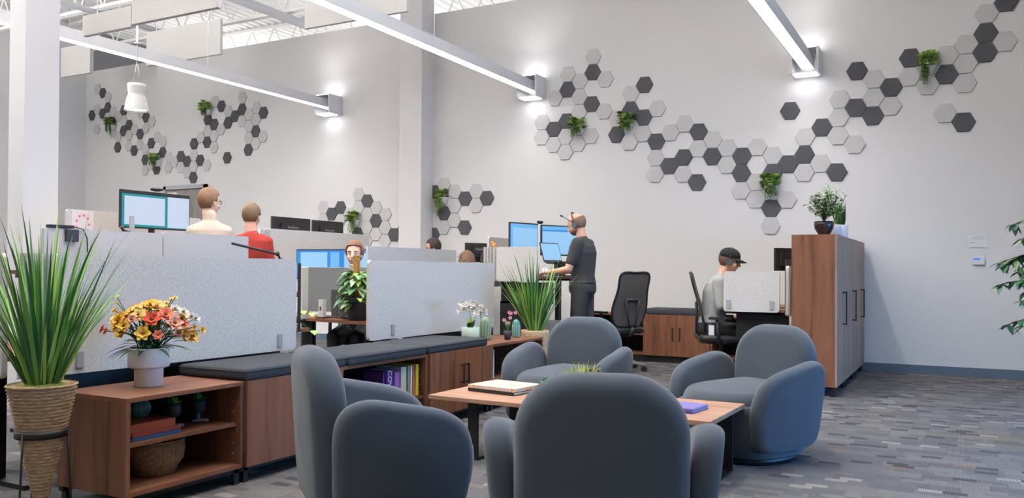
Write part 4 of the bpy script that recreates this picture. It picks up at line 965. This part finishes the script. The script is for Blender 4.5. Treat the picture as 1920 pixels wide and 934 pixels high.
    if 'cap' in extras:
        e=MB(); rs=[]
        for z_,r_ in ((.035,1.0),(.07,.99),(.10,.88),(.125,.62),(.137,.3),(.14,.02)): rs.append([V((.090*r_*math.cos(2*PI*k/32),-.012+.108*r_*math.sin(2*PI*k/32),z_)) for k in range(32)])
        e.rings(rs); c_=child('cap',e,mat('cap_black',(30,32,36),.9))
        e=MB(); n=16; vs=[]
        for r_ in (0,1):
            for k in range(n+1):
                a=PI*.12+PI*.76*k/n; vs.append(V((.088*math.cos(a)*(1-.1*r_),-.012+.106*math.sin(a)+r_*.075*math.sin(a)**.6,.040-.018*r_-.03*r_*math.cos(a)**2)))
        e.add(vs,[(k,k+1,n+2+k,n+1+k) for k in range(n)],0,True); child('cap_peak',e,mat('cap_black',(30,32,36),.9),solid=.004)
    return t,HM
GREYSHIRT=mat('shirt_charcoal',(58,58,62),.9,noise=.1,nscale=30)
# standing person in black at the raised desk
J={**STAND,'neck':(0,.01,1.49),'head':(0,.075,1.64),'sh':[(-.19,.0,1.43),(.19,.0,1.43)],'el':[(-.235,.08,1.16),(.235,.08,1.16)],'wr':[(-.17,.31,1.125),(.17,.31,1.125)],'hd':[(.15,1,-.05),(-.15,1,-.05)],'hn':[(0,0,1),(0,0,1)],
   'kn':[(-.10,.04,.49),(.11,-.02,.49)],'an':[(-.10,.03,.09),(.12,-.14,.09)],'tuck':1,'curl':.7}
pA,_=person('standing person in charcoal t-shirt and dark trousers wearing a headset, typing',(-3.60,8.29,0),(-.99,-.10),J,SKIN,hyaw=.0,hpitch=.42,shirt=GREYSHIRT,pants=mat('trousers_dark',(54,54,54),.85,noise=.15,nscale=20),hair=(120,96,80),hairkind='bald',sleeves='short',wide=1.08,extras=('thin_glasses','headset','micup'),beard=(110,84,70))
b=MB(); rs=[]
for z_ in (1.0,1.035): rs.append([V((.178*math.cos(2*PI*k/32),.140*math.sin(2*PI*k/32),z_)) for k in range(32)])
b.rings(rs); obj('belt',b,BLACKP,pA)
# seated person with cap
J={**SIT,'neck':(0,.10,1.10),'head':(0,.19,1.25),'sh':[(-.19,.08,1.03),(.19,.08,1.03)],'el':[(-.235,.10,.80),(.235,.10,.80)],'wr':[(-.13,.33,.83),(.13,.33,.83)]}
pB,_=person('seated person in a light grey sweater, black cap and headphones at the right desk',(-2.30,8.62,0),(.97,.24),J,SKIN,hpitch=.22,shirt=mat('sweater_grey',(158,160,161),.95,noise=.08,nscale=40),pants=BLACKP,hair=(96,64,48),extras=('cap','headset','glasses'),wide=1.1)
# person in cream turtleneck
s_=1.045
def sc_(J,s_): return {k:(tuple(x*s_ for x in v) if isinstance(v,tuple) else [tuple(x*s_ for x in q) for q in v] if k not in('hd','hn') and isinstance(v,list) else v) for k,v in J.items()}
J={**STAND,'sh':[(-.135,-.01,1.405),(.135,-.01,1.405)],'el':[(-.165,.03,1.14),(.165,.03,1.14)],'wr':[(-.13,.25,1.10),(.13,.25,1.10)],'hd':[(.1,1,0),(-.1,1,0)],'hn':[(0,0,1),(0,0,1)]}
pC,_=person('standing person in a cream turtleneck with glasses, back turned, beside the ultrawide monitor',(-6.08,5.44,0),(-.80,.60),sc_(J,1.05),SKIN2,hyaw=-.95,shirt=mat('sweater_cream',(196,178,163),.95),pants=BLACKP,hair=(124,90,64),neckline=2,extras=('glasses',),wide=1.0)
pD,_=person('standing person in a red sweater with short brown hair, back turned to us',(-6.15,6.02,0),(-.66,.75),sc_({**STAND,'sh':[(-.145,-.01,1.41),(.145,-.01,1.41)],'el':[(-.19,.02,1.15),(.19,.0,1.15)],'wr':[(-.17,.2,1.10),(.19,.24,1.1)],'hd':[(.1,1,0),(-.1,1,0)],'hn':[(0,0,1),(0,0,1)]},.995),SKIN,hyaw=-.35,hpitch=.1,shirt=mat('sweater_red',(156,46,38),.9),pants=BLACKP,hair=(112,90,66))
obj('lanyard',MB().tube([(.062*math.cos(a*PI/8),-.012+.064*math.sin(a*PI/8),1.50+.008*math.sin(a*PI/8)) for a in range(17)],.004,6),mat('lanyard_grey',(110,120,130),.7),pD)
pE,_=person('seated person with auburn hair tied back, facing us above the potted vine',(-5.17,6.42,0),(.45,-.89),{**SIT,'head':(0,.09,1.285),'el':[(-.225,.04,.80),(.225,.04,.80)],'wr':[(-.12,.17,.77),(.12,.17,.77)]},SKIN2,shirt=mat('blouse_grey',(150,152,160),.9),pants=BLACKP,hair=(122,82,60),hairkind='long',hyaw=0.0)
pF,_=person('dark-haired person mostly hidden behind the pale screen under the small hexagon cluster',(-6.40,9.80,.0),(-.8,-.55),{k:([tuple((q[0],q[1],q[2]+.18)) for q in v] if isinstance(v,list) and k not in('hd','hn','an') else (v[0],v[1],v[2]+.18) if isinstance(v,tuple) else v) for k,v in SIT.items()},SKIN,shirt=BLACKP,pants=BLACKP,hair=(52,40,36),hairkind='long',hpitch=.25,extras=('glasses',))

# ---------------------------------------------------------------- office chairs
def make_chair():
    t=thing('office_chair','','office chair')
    b=MB().slab(rrect(.50,.48,.12,5),.07,.03,lambda u,v,w:V((u,v+.02,.465+w-.06*max(0,v-.05)**1.5)),puff=.012); obj('seat',b,BLACKP,t)
    def bk(u,v,w): return V((u*(1+.0*v),-.22-.10*math.sin((v+.02)*3.2)*.9+.25*u*u+w-.10*(v)**2,.80+v))
    out=spline([(.17,-.27),(.235,-.10),(.205,.12),(.19,.31),(.0,.325),(-.19,.31),(-.205,.12),(-.235,-.10),(-.17,-.27),(0,-.285)],5)
    obj('mesh_back',MB().slab(out,.012,.005,bk,puff=.0),MESH,t)
    fr=[bk(u,v,-.004) for u,v in out]; obj('back_frame',MB().tube(fr+[fr[0]],.013,8),BLACKP,t)
    b=MB(); p=bk(0,-.16,-.03)
    b.tube([bk(-.09,.02,-.025),bk(-.085,-.05,-.04),V((-.04,-.25,.50))],.013,8).tube([bk(.09,.02,-.025),bk(.085,-.05,-.04),V((.04,-.25,.50))],.013,8).tube([bk(-.09,.02,-.025),bk(.09,.02,-.025)],.013,8).tube([(0,-.27,.50),(0,-.2,.42),(0,0,.41)],.022,8); obj('lumbar_bracket',b,DGREY,t)
    for s in (-1,1):
        a=obj('armrest',MB().tube([(s*.20,.0,.42),(s*.28,-.02,.45),(s*.285,-.04,.66)],.018,8),BLACKP,t)
        obj('arm_pad',MB().prism(rrect(.085,.25,.03,3,s*.275,0),.66,.685),BLACKP,a,bev=.006)
    obj('gas_lift',MB().cyl((0,0,.10),(0,0,.42),.026).cyl((0,0,.09),(0,0,.26),.034).box((0,-.02,.42),(.2,.24,.04)),BLACKP,t)
    b=MB()
    for k in range(5):
        a=2*PI*k/5+.3; d=V((math.cos(a),math.sin(a),0)); b.capsule(V((0,0,.115)),d*.29+V((0,0,.075)),.028,.018,sq=.8)
    base=obj('star_base',b,mat('base_grey',(120,122,124),.4),t)
    for k in range(5):
        a=2*PI*k/5+.3; d=V((math.cos(a),math.sin(a),0)); q=V((-d.y,d.x,0)); obj('caster',MB().cyl(d*.30+q*.008+V((0,0,.03)),d*.30+q*.028+V((0,0,.03)),.029).cyl(d*.30-q*.028+V((0,0,.03)),d*.30-q*.008+V((0,0,.03)),.029).cyl(d*.29+V((0,0,.03)),d*.29+V((0,0,.075)),.008),BLACKP,base)
    return t
oc=make_chair(); OCG='black mesh office chairs'
def ang(f): return math.atan2(-f[0],f[1])
oc.location=(-3.50,9.12,0); oc.rotation_euler=(0,0,ang((-.84,.54))); oc.scale=(1.0,1.0,1.0)
oc['label']='empty black mesh office chair in front of the wall cabinets'; oc['group']=OCG
dup(oc,(-2.20,8.655,0),ang((.97,.24)),'black mesh office chair under the person in the cap, with white tag',OCG)
dup(oc,(-5.19,6.48,0),ang((.45,-.89)),'office chair under the auburn-haired person, mostly hidden',OCG)
tg=thing('paper_tag','white paper tag hanging from the armrest of the occupied office chair','tag',(-2.20,8.27,.56))
obj('card',MB().box((0,0,0),(.055,.004,.10)),WHITE,tg); obj('string',MB().cyl((0,0,.05),(0,.02,.15),.0015,n=6),BLACKP,tg)

# ---------------------------------------------------------------- desks and screens
DG='height-adjustable walnut desks'
def desk(label,poly,z,legs,modesty=None,foot=(0,.3)):
    t=thing('desk',label,'desk',(0,0,0),0,DG); obj('desktop',MB().prism(poly,z-.026,z),WX,t,bev=.002)
    for x,y,ax in legs:
        b=MB().box((x,y,z/2),(.07 if ax=='y' else .05,.05 if ax=='y' else .07,z-.03-.02)).box((x,y,.0125),((.07,.6,.025) if ax=='y' else (.6,.07,.025))).box((x,y,z-.04),((.05,.56,.028) if ax=='y' else (.56,.05,.028))); obj('leg',b,BLACK,t)
    if modesty:
        b=MB()
        for c,d in modesty: b.box(c,d)
        obj('modesty_panel',b,BLACK,t)
    return t
SG='pale grey felt desk screens'
def screen(label,p0,p1,z0,z1,m=FELT,r_=.03,clips=(),clipside=1,fold=None,th=.028,base=None):
    """upright felt desk screen from p0 to p1 (plan), rounded corners"""
    p0,p1=V((*p0,0)),V((*p1,0)); d=p1-p0; L=d.length; d.normalize(); nn=V((d.y,-d.x,0))
    t=thing('desk_screen',label,'desk screen',(p0.x,p0.y,0),math.atan2(d.y,d.x),SG); h=z1-z0
    M=Matrix(((1,0,0,0),(0,0,-1,0),(0,1,0,0),(0,0,0,1)))
    obj('felt_panel',MB().prism(rrect(L,h,r_,4,L/2,z0+h/2),-th/2,th/2,M=M,smooth=False),m,t,bev=.005)
    for c in clips:
        obj('clamp',MB().box((c,-clipside*(th/2+.004),z0+.07),(.04,.012,.085)).box((c,clipside*(th/2+.02),z0+.10),(.03,.05,.02)),CLIP,t,bev=.002)
    if fold:
        b=MB(); n=18; rs=[]; vs=[]
        for i in range(n+1):
            s_=i/n*fold; off=.018*(1 if i%4 in(1,2) else -1)*(.0 if i in(0,n) else 1)
            vs.append((-s_,off))
        pts=[(x,y+.008) for x,y in vs]+[(x,y-.008) for x,y in vs[::-1]]
        b.prism(pts,z0+.0,z1); obj('pleated_fold',b,FELT,t)
    return t
desk('desk behind the long felt screen at left, raised on black legs',[(-4.95,2.445),(-4.09,2.445),(-4.09,2.64),(-4.055,2.64),(-4.055,4.40),(-4.30,4.42),(-4.30,4.80),(-4.95,4.80)],.70,((-4.5,2.62,'x'),(-4.6,4.2,'x')),[((-4.12,3.52,.38),(.02,1.55,.58))])
t=screen('long grey felt screen behind the flower vase and near bookcases',(-4.04,2.62),(-4.04,4.36),.59,1.205,clips=(.14,1.58),clipside=1,fold=.17)
screen('grey felt screen at far left edge, turning the corner behind the grass plant',(-4.80,2.43),(-4.12,2.43),.59,1.205,clips=(.58,),clipside=1)
desk('desk between the two long screens carrying the potted vine',[(-5.62,5.86),(-4.50,5.62),(-4.035,5.72),(-4.035,7.0),(-4.75,7.0),(-4.86,6.12),(-5.62,6.30)],.70,((-4.45,5.95,'x'),(-4.4,6.85,'x'),(-5.4,6.05,'y')),[((-4.14,6.4,.40),(.02,1.2,.5))])
screen('long grey felt screen behind the orchid and far bench cushion',(-4.02,5.135),(-4.02,7.08),.59,1.212,clips=(.30,1.70),clipside=1)
desk('raised desk behind the two plain grey screens at left',[(-5.75,3.3),(-5.215,3.3),(-5.215,5.05),(-5.75,5.05)],1.12,((-5.5,3.5,'x'),(-5.5,4.9,'x')))
screen('plain grey raised screen at left with black clip camera on its top',(-5.2,3.30),(-5.2,4.20),.85,1.395,GREYP,.008,clips=(.45,))
screen('plain grey raised screen directly in front of the cream turtleneck person',(-5.2,4.215),(-5.2,5.045),.85,1.405,GREYP,.008,clips=(.5,))
desk('raised desk under the ultrawide monitor',[(-7.285,4.7),(-6.5,4.7),(-6.5,6.6),(-7.285,6.6)],1.14,((-6.9,4.9,'x'),(-6.9,6.4,'x')))
screen('grey felt screen with a taped drawing beside the ultrawide monitor',(-7.3,4.85),(-7.3,6.4),1.07,1.685)
screen('grey felt screen behind the red sweater person, below the two dark monitors',(-7.2,7.32),(-7.2,9.2),1.0,1.62,fold=.14)
desk('raised desk behind the far grey screen at centre left',[(-8.2,7.3),(-7.215,7.3),(-7.215,9.6),(-8.2,9.6)],1.12,((-7.7,7.5,'x'),(-7.7,9.4,'x')))
desk('desk carrying the two bright blue monitors',[(-6.95,7.05),(-5.75,7.05),(-5.75,7.72),(-6.95,7.72)],.88,((-6.7,7.4,'y'),(-5.95,7.4,'y')))
screen('plain pale screen to the right of the auburn-haired person',(-5.38,6.85),(-5.38,8.55),.80,1.382,GREYP,.008)
desk('desk behind the plain pale screen at centre',[(-6.0,7.9),(-5.395,7.9),(-5.395,8.75),(-6.0,8.75)],.88,((-5.7,8.0,'x'),(-5.7,8.6,'x')))
desk('raised desk near the back wall with dark monitor and dome basket',[(-6.08,9.2),(-5.42,9.2),(-5.42,10.2),(-6.08,10.2)],1.1,((-5.75,9.35,'x'),(-5.75,10.05,'x')))
desk('raised desk where the standing person types',[(-4.885,7.615),(-3.84,7.615),(-3.84,9.15),(-4.885,9.15)],1.08,((-4.2,7.85,'x'),(-4.2,8.95,'x')),[((-3.97,7.70,.91),(.60,.02,.22)),((-4.03,7.70,.42),(.5,.02,.8))])
screen('grey felt screen in front of the raised desk, behind the second grass plant',(-4.27,7.6),(-3.80,7.6),1.03,1.385,clips=(),fold=.16)
screen('dark grey felt screen left of the angled blue monitors',(-4.9,8.5),(-4.9,9.3),.95,1.535)
desk('desk of the person in the cap beside the tall cabinets',[(-2.06,8.215),(-1.485,8.215),(-1.485,9.7),(-2.06,9.7)],.78,((-1.80,8.4,'x'),(-1.80,9.5,'x')),[((-1.72,8.34,.60),(.5,.02,.26))])
screen('small grey felt screen in front of the person in the cap',(-2.06,8.2),(-1.53,8.2),.755,1.147,clips=(.05,.46),clipside=1)
t=screen('narrow felt side screen touching the nearest tall cabinet',(-1.47,8.24),(-1.47,9.4),.72,1.20)
b=MB()
for k in range(5): b.cyl((.03+k*.05,-.016,.73),(.03+k*.05,-.016,1.19),.011,n=8)
obj('pleats',b,FELT,t)

# ---------------------------------------------------------------- monitors
SCB=emit('screen_blue',(110,180,236),.9); SCB2=emit('screen_blue_deep',(40,134,214),.9); SCL=emit('screen_pale',(196,210,232),.85); SCT=emit('screen_teal',(0,142,152),.8); SCP=emit('screen_paleblue',(150,200,240),.9)
MG='computer monitors on the desks'
def monitor(label,c,n,w,h,rects=None,ztable=None,brand=None,frame=BLACKP,tilt=0):
    """c = centre, n = direction the screen faces in plan; rects: (x0,x1,z0,z1,mat)"""
    rz=math.atan2(n[0],-n[1]); t=thing('monitor',label,'monitor',c,rz,MG); t.rotation_euler=(tilt,0,rz)
    hs=MB().box((0,.014,0),(w,.028,h)); (hs.box((0,.04,0),(w*.6,.03,h*.55)) if frame is BLACKP else hs); obj('housing',hs,frame,t,bev=.004)
    if rects:
        b=MB(); ms=[]
        for x0,x1,z0,z1,m in rects:
            if m not in ms: ms.append(m)
            e=.0008*(1+len(ms)); b.box(((x0+x1)/2*w,-e/2,(z0+z1)/2*h),(abs(x1-x0)*w,e,abs(z1-z0)*h),mi=ms.index(m))
        obj('display',b,ms,t)
    if ztable is not None:
        dz=ztable-c[2]; b=MB().box((0,.07,dz/2+.0),(.06,.02,abs(dz))).box((0,.06,dz+.006),(.24,.18,.012)); obj('stand',b,DGREY,t,bev=.002)
    if brand: 
        o=text(brand,.05,mat('brand_grey',(150,150,152),.5),t,(0,.0565,-.02),(PI/2,0,PI)); o.location=(0,.0565,.045)
    return t
full=lambda a,b_: [(-.485,.485,-.47,.47,a),(-.46,.0,-.44,.38,b_),(.03,.46,-.44,.38,b_)]
monitor('ultrawide monitor with teal and white windows left of the cream turtleneck person',(-6.80,5.44,1.69),(1,.0),.78,.355,[(-.485,.485,-.46,.40,SCT),(-.45,.12,-.40,.34,SCL),(.16,.485,-.44,.40,SCL)],1.14)
monitor('left of two dark monitors seen from behind below the first light bar',(-8.0,8.53,1.66),(-1,.02),.72,.36,None,1.12,'ViewSonic')
monitor('right of two dark monitors seen from behind below the first light bar',(-8.0,9.27,1.655),(-1,.02),.64,.36,None,1.12,'ViewSonic')
monitor('bright blue monitor left of the auburn-haired person',(-6.42,7.3,1.20),(.22,-.97),.56,.34,[(-.485,.485,-.46,.46,SCB2),(-.40,.20,-.46,.40,SCP),(.27,.47,-.46,.40,SCB)],.88)
monitor('bright blue monitor behind the auburn-haired person',(-5.95,7.36,1.20),(.22,-.97),.36,.34,[(-.485,.485,-.46,.46,SCB2),(-.35,.4,-.46,.36,SCP)],.88)
monitor('grey all-in-one computer seen from behind next to the potted vine',(-5.08,6.04,.955),(-.35,.93),.66,.41,None,.70,None,mat('aluminium_grey',(122,124,128),.5))
monitor('blue monitor facing the standing person, the wider of two',(-4.20,9.0,1.50),(.90,-.44),.56,.36,[(-.485,.485,-.46,.46,SCB),(-.485,.485,.30,.34,SCB2),(-.47,.47,-.44,.28,SCP)],1.08)
monitor('angled blue monitor left of the wider one on the raised desk',(-4.42,8.50,1.50),(.97,-.25),.48,.38,[(-.485,.485,-.46,.46,SCB),(-.40,.47,-.44,.34,SCP)],1.08)
monitor('dark monitor near the back wall right of the dark-haired person',(-5.80,9.81,1.385),(-.9,.3),.50,.26,None,1.10,'ViewSonic')
monitor('dark monitor peeking out beside the tall cabinet behind the felt screen',(-1.60,8.76,1.27),(-.75,.66),.24,.23,None,.78)
def laptop(label,loc,rz):
    t=thing('laptop',label,'laptop',loc,rz); obj('keyboard_base',MB().prism(rrect(.33,.23,.01),0,.014),DGREY,t)
    l=obj('lid',MB().box((0,0,.115),(.33,.008,.23)),DGREY,t); l.location=(0,.115,.012); l.rotation_euler=(R(-18),0,0)
    d=obj('display',MB().box((0,-.005,.118),(.31,.003,.20)),SCP,l); return t
laptop('open laptop with blue screen in front of the standing person',(-4.06,8.72,1.235),math.atan2(.97,.25))
t=thing('laptop_riser','small dark riser holding up the laptop on the raised desk','laptop stand',(-4.06,8.72,1.08)); obj('riser_plate',MB().box((0,0,.148),(.24,.28,.012)),BLACKP,t); obj('riser_foot',MB().box((0,0,.006),(.2,.22,.012)).box((0,0,.075),(.04,.16,.14)),BLACKP,t)
t=thing('mug','white mug beside the hands of the standing person','mug',(-4.02,8.25,1.08)); obj('cup',MB().lathe([(.02,0),(.038,.003),(.042,.09),(.038,.09),(.034,.01),(.01,.008)],24),CERW,t); obj('handle',MB().tube([(.04,0,.07),(.062,0,.06),(.06,0,.03),(.038,0,.02)],.005,6),CERW,t)
monitor('blue monitor cut off by the left edge of the picture',(-6.5,3.2,1.16),(.9,-.43),.5,.3,[(-.485,.485,-.46,.46,SCB2),(-.4,.4,-.4,.38,SCP)],.75)
desk('desk at the left edge carrying a blue monitor',[(-6.9,2.6),(-6.2,2.6),(-6.2,3.6),(-6.9,3.6)],.75,((-6.6,2.8,'x'),(-6.6,3.4,'x')))
t=thing('webcam','black webcam on top of the ultrawide monitor','webcam',(-6.79,5.43,1.877)); obj('camera_body',MB().capsule((-.02,-.035,.018),(.02,.035,.018),.016),BLACKP,t); obj('clip',MB().box((0,0,.002),(.04,.04,.008)),BLACKP,t)
t=thing('webcam','black webcam on top of the blue monitors at the raised desk','webcam',(-4.33,8.72,1.69)); obj('camera_body',MB().capsule((-.01,-.035,.018),(.01,.035,.018),.014),BLACKP,t); obj('clip',MB().box((0,0,.002),(.04,.04,.012)),BLACKP,t)
t=thing('clip_camera','black clip-on camera with cable hanging on the plain grey screen at left','camera',(-5.2,3.45,1.395)); obj('bar',MB().box((0,-.03,.012),(.05,.17,.02)),BLACKP,t,bev=.003); obj('camera_block',MB().box((.03,.03,-.045),(.035,.085,.085)),mat('camera_dark',(54,58,66),.5),t,bev=.008); obj('cable',MB().tube([(.02,.06,.01),(.03,.11,.0),(.03,.14,-.06),(.03,.145,-.2)],.004,6),BLACKP,t)
t=thing('phone_holder','grey folding phone holder standing in front of the ultrawide monitor','phone holder',(-5.55,4.22,1.12))
obj('base',MB().lathe([(.06,0),(.06,.012),(.02,.016)],20).cyl((0,0,.01),(0,0,.28),.008),BLACKP,t); obj('arm',MB().tube([(0,-.0,.28),(.0,-.07,.30),(0,-.09,.33)],.012,8),BLACKP,t); obj('cradle',MB().box((0,.0,.35),(.02,.035,.14)),mat('holder_grey',(176,178,180),.4),t,bev=.004)
t=thing('boom_arm','thin black boom arm reaching across the red sweater person','boom arm',(-4.40,4.60,.70))
obj('clamp_post',MB().cyl((0,0,0),(0,0,.50),.009).box((0,0,.02),(.05,.05,.04)),BLACKP,t); obj('arm_tube',MB().tube([(0,0,.49),(0,-.03,.545),(-.02,-.45,.612)],.009,8),BLACKP,t); obj('joint',MB().ball((0,-.0,.50),.02,12,8).ball((0,-.04,.55),.018,12,8),BLACKP,t)
t=thing('divider_post','slim black upright post at the end of the long left screen','post',(-4.08,4.445,.70)); obj('pole',MB().box((0,0,.24),(.016,.016,.48)),BLACKP,t); obj('foot_plate',MB().box((-.05,0,.004),(.12,.05,.008)),BLACKP,t)
t=thing('side_screen','narrow pale screen edge hanging beyond the small trailing plant','desk screen',(-5.10,5.62,.0)); obj('felt_panel',MB().box((0,0,.93),(.03,.08,.46)),GREYP,t,bev=.008); obj('support_pole',MB().cyl((0,0,0),(0,0,.72),.012).box((0,0,.01),(.2,.3,.02)),BLACK,t)
# taped drawing
t=thing('drawing','white sheet with red ring of sketches taped to the felt screen','drawing',(-7.2845,5.01,1.55)); obj('sheet',MB().box((0,0,0),(.003,.22,.26)),mat('sheet_white',(226,220,222),.8),t)
b=MB()
for k in range(9):
    a=2*PI*k/9; b.ball((.002,.065*math.cos(a),.085*math.sin(a)),(.0015,.013,.013),10,6)
obj('red_sketch',b,mat('sketch_red',(214,120,122),.8),t)
# vine with moss pole
t=thing('potted_vine','leafy green vine on a brown moss pole in black pot between the screens','plant',(-4.60,5.76,.70))
obj('pot',MB().lathe([(.085,0),(.095,.004),(.108,.20),(.105,.205),(.095,.20),(.09,.17),(.02,.17)],40),mat('pot_black',(40,42,48),.55),t)
obj('moss_pole',MB().cyl((-.03,0,.15),(-.035,0,.56),.028,.03,n=14),mat('coir',(156,112,66),.95,noise=.4,nscale=60),t)
b=MB(); rg=random.Random(17); hl=lambda s_:math.sin(PI*min(.98,max(.02,s_))**.62)
for k in range(150):
    z_=rg.uniform(.14,.42); a=rg.uniform(0,2*PI); r_=rg.uniform(.03,.15)*(1.3-z_*1.4); e=rg.uniform(-.6,.7)
    b.leaf((math.cos(a)*r_-.01,math.sin(a)*r_,z_),(math.cos(a),math.sin(a),e),rg.uniform(.09,.14),rg.uniform(.06,.09),bend=.5,mi=rg.choice([0,0,1,2,3]),shape=hl)
for x,y,z_ in ((-.09,-.02,.46),(.05,.02,.47),(-.1,.0,.5)): b.leaf((x*.4-.03,0,z_-.03),(x,y,.05),.07,.045,bend=.4,mi=2,shape=hl)
obj('leaves',b,[mat('vine_green',(110,156,90),.4),mat('vine_dark',(76,126,78),.4),mat('vine_lime',(166,200,108),.4),mat('vine_pale',(168,190,158),.4)],t)
t=thing('trailing_plant','small trailing round-leaf plant on the desk end beside the left screen','plant',(-4.38,4.70,.70))
obj('pot',MB().lathe([(.03,0),(.035,.06),(.03,.06),(.01,.05)],20),BLACKP,t); b=MB()
for x,y,z_,s_ in ((.05,.06,.13,.05),(-.02,.02,.14,.045),(.06,.14,.11,.05),(.02,-.02,.04,.03),(.10,.12,-.02,.055),(.04,.02,.0,.03)):
    b.tube([(0,0,.055),(x*.5,y*.5,z_*.6+.04),(x,y,z_)],.002,5,mi=1); b.leaf((x,y,z_),(.6,-.5,-.25),s_*1.2,s_*1.1,bend=.3,mi=0,shape=hl)
obj('leaves',b,[G3,G2],t)
t=thing('dock','upright white docking stand on the desk left of the black pot','dock',(-5.05,5.80,.70)); obj('column',MB().prism(rrect(.055,.05,.008),0,.17),CERW,t,bev=.003); obj('port',MB().box((0,-.026,.09),(.014,.003,.035)),BLACKP,t); obj('foot',MB().box((0,0,.008),(.08,.09,.016)),BRN,t)
t=thing('water_carafe','clear ribbed glass jar between the dock and the black pot','jar',(-4.86,5.90,.70)); obj('glass',MB().lathe([(.05,0),(.06,.01),(.08,.17),(.076,.17),(.056,.015),(.01,.012)],28),mat('clear_glass',(225,230,232),.05,trans=.85),t)
b=MB(); rg=random.Random(6); p=[V((-.06,-.03,.004))]
for k in range(14): p.append(V((-.06+.012*k+rg.uniform(-.01,.01),-.03+.03*math.sin(k*1.3),.006+.018*abs(math.sin(k*.9)))))
o=obj('charging_cable',MB().tube(p,.0035,6),BLACKP); o.location=(-4.72,5.84,.70); tag(o,'tangled black cable lying beside the black plant pot','cable')
# dome basket, figurine, pedestal, small desk plant
t=thing('woven_basket','brown domed woven basket with green leaves showing above the pale screen','basket',(-5.71,9.36,1.10)); obj('weave',MB().lathe([(.08,0),(.11,.05),(.115,.16),(.09,.25),(.05,.295),(.01,.31)],28),mat('wicker_brown',(120,92,76),.9,noise=.5,nscale=60),t)
b=MB()
for k in range(26): a=rg.uniform(2.4,4.6); b.leaf((math.cos(a)*.09,math.sin(a)*.09,rg.uniform(.1,.27)),(math.cos(a),math.sin(a),.3),.05,.03,mi=rg.choice([0,1]),seg=2)
obj('leaves',b,[G1,G2],t)
t=thing('small_desk_plant','tiny green plant in front of the dark monitor near the back wall','plant',(-5.68,9.72,1.10)); obj('pot',MB().lathe([(.03,0),(.04,.1),(.03,.1),(.01,.09)],16),CERW,t); b=MB(); rosette(b,(0,0,.12),.06,9,0,up=.3); rosette(b,(0,0,.14),.05,7,0,up=.9); obj('leaves',b,[G1],t)
t=thing('figurine','small orange figurine on the corner of the pleated screen','figurine',(-4.31,7.6,1.385)); obj('body',MB().ball((0,0,.022),(.024,.02,.022),14,10).ball((-.012,0,.048),(.017,.015,.015),12,8),mat('figurine_orange',(220,150,60),.5),t)
t=thing('pedestal','light grey drawer pedestal under the raised desk','cabinet',(-4.03,8.42,0)); obj('body',MB().box((0,0,.30),(.42,.50,.56)),mat('pedestal_grey',(168,168,170),.5),t,bev=.004); obj('drawer_front',MB().box((.214,0,.45),(.01,.48,.24)).box((.214,0,.17),(.01,.48,.24)),mat('pedestal_grey2',(178,178,180),.5),t); obj('plinth',MB().box((0,0,.011),(.38,.46,.022)),BLACK,t)
t=thing('small_desk_plant','small arching green plant beside the dark monitor of the cap person','plant',(-1.82,8.75,.78)); obj('pot',MB().lathe([(.03,0),(.04,.25),(.03,.25),(.01,.24)],16),CERW,t); b=MB()
for k in range(7): a=k*.9; b.leaf((0,0,.25),(math.cos(a),math.sin(a),1.6),.16,.02,bend=.8,mi=0)
obj('leaves',b,[G3],t)
# things standing on the raised desk
t=thing('glass_tumbler','green glass tumbler on the raised desk behind the grass plant','glass',(-4.05,8.0,1.08)); obj('cup',MB().lathe([(.025,0),(.03,.002),(.034,.12),(.031,.12),(.027,.01),(.01,.008)],20),mat('green_glass',(70,150,110),.1,trans=.5),t)
t=thing('desk_phone','black desk phone on the raised desk below the monitors','phone',(-4.2,8.12,1.08)); obj('base',MB().box((0,0,.03),(.18,.2,.05)),BLACKP,t,bev=.01); obj('handset',MB().capsule((-.06,-.08,.075),(-.06,.08,.075),.02),BLACKP,t)
# ---------------------------------------------------------------- light and colour management
w=bpy.data.worlds.new('world'); sc.world=w; w.use_nodes=True; bg=w.node_tree.nodes['Background']
bg.inputs[0].default_value=(.95,.96,1,1); bg.inputs[1].default_value=.15
ld=bpy.data.lights.new('window_daylight','AREA'); ld.shape='RECTANGLE'; ld.size=1.6; ld.size_y=4.2; ld.energy=150; ld.color=(.10,.44,1)
lo=bpy.data.objects.new('window_daylight',ld); C.objects.link(lo); lo.location=(3.4,6.0,1.15); lo.rotation_euler=(0,R(68),0); ld.spread=R(125)
vs_=sc.view_settings; vs_.view_transform='Standard'; vs_.look='None'; vs_.exposure=0; vs_.gamma=1; vs_.use_curve_mapping=False
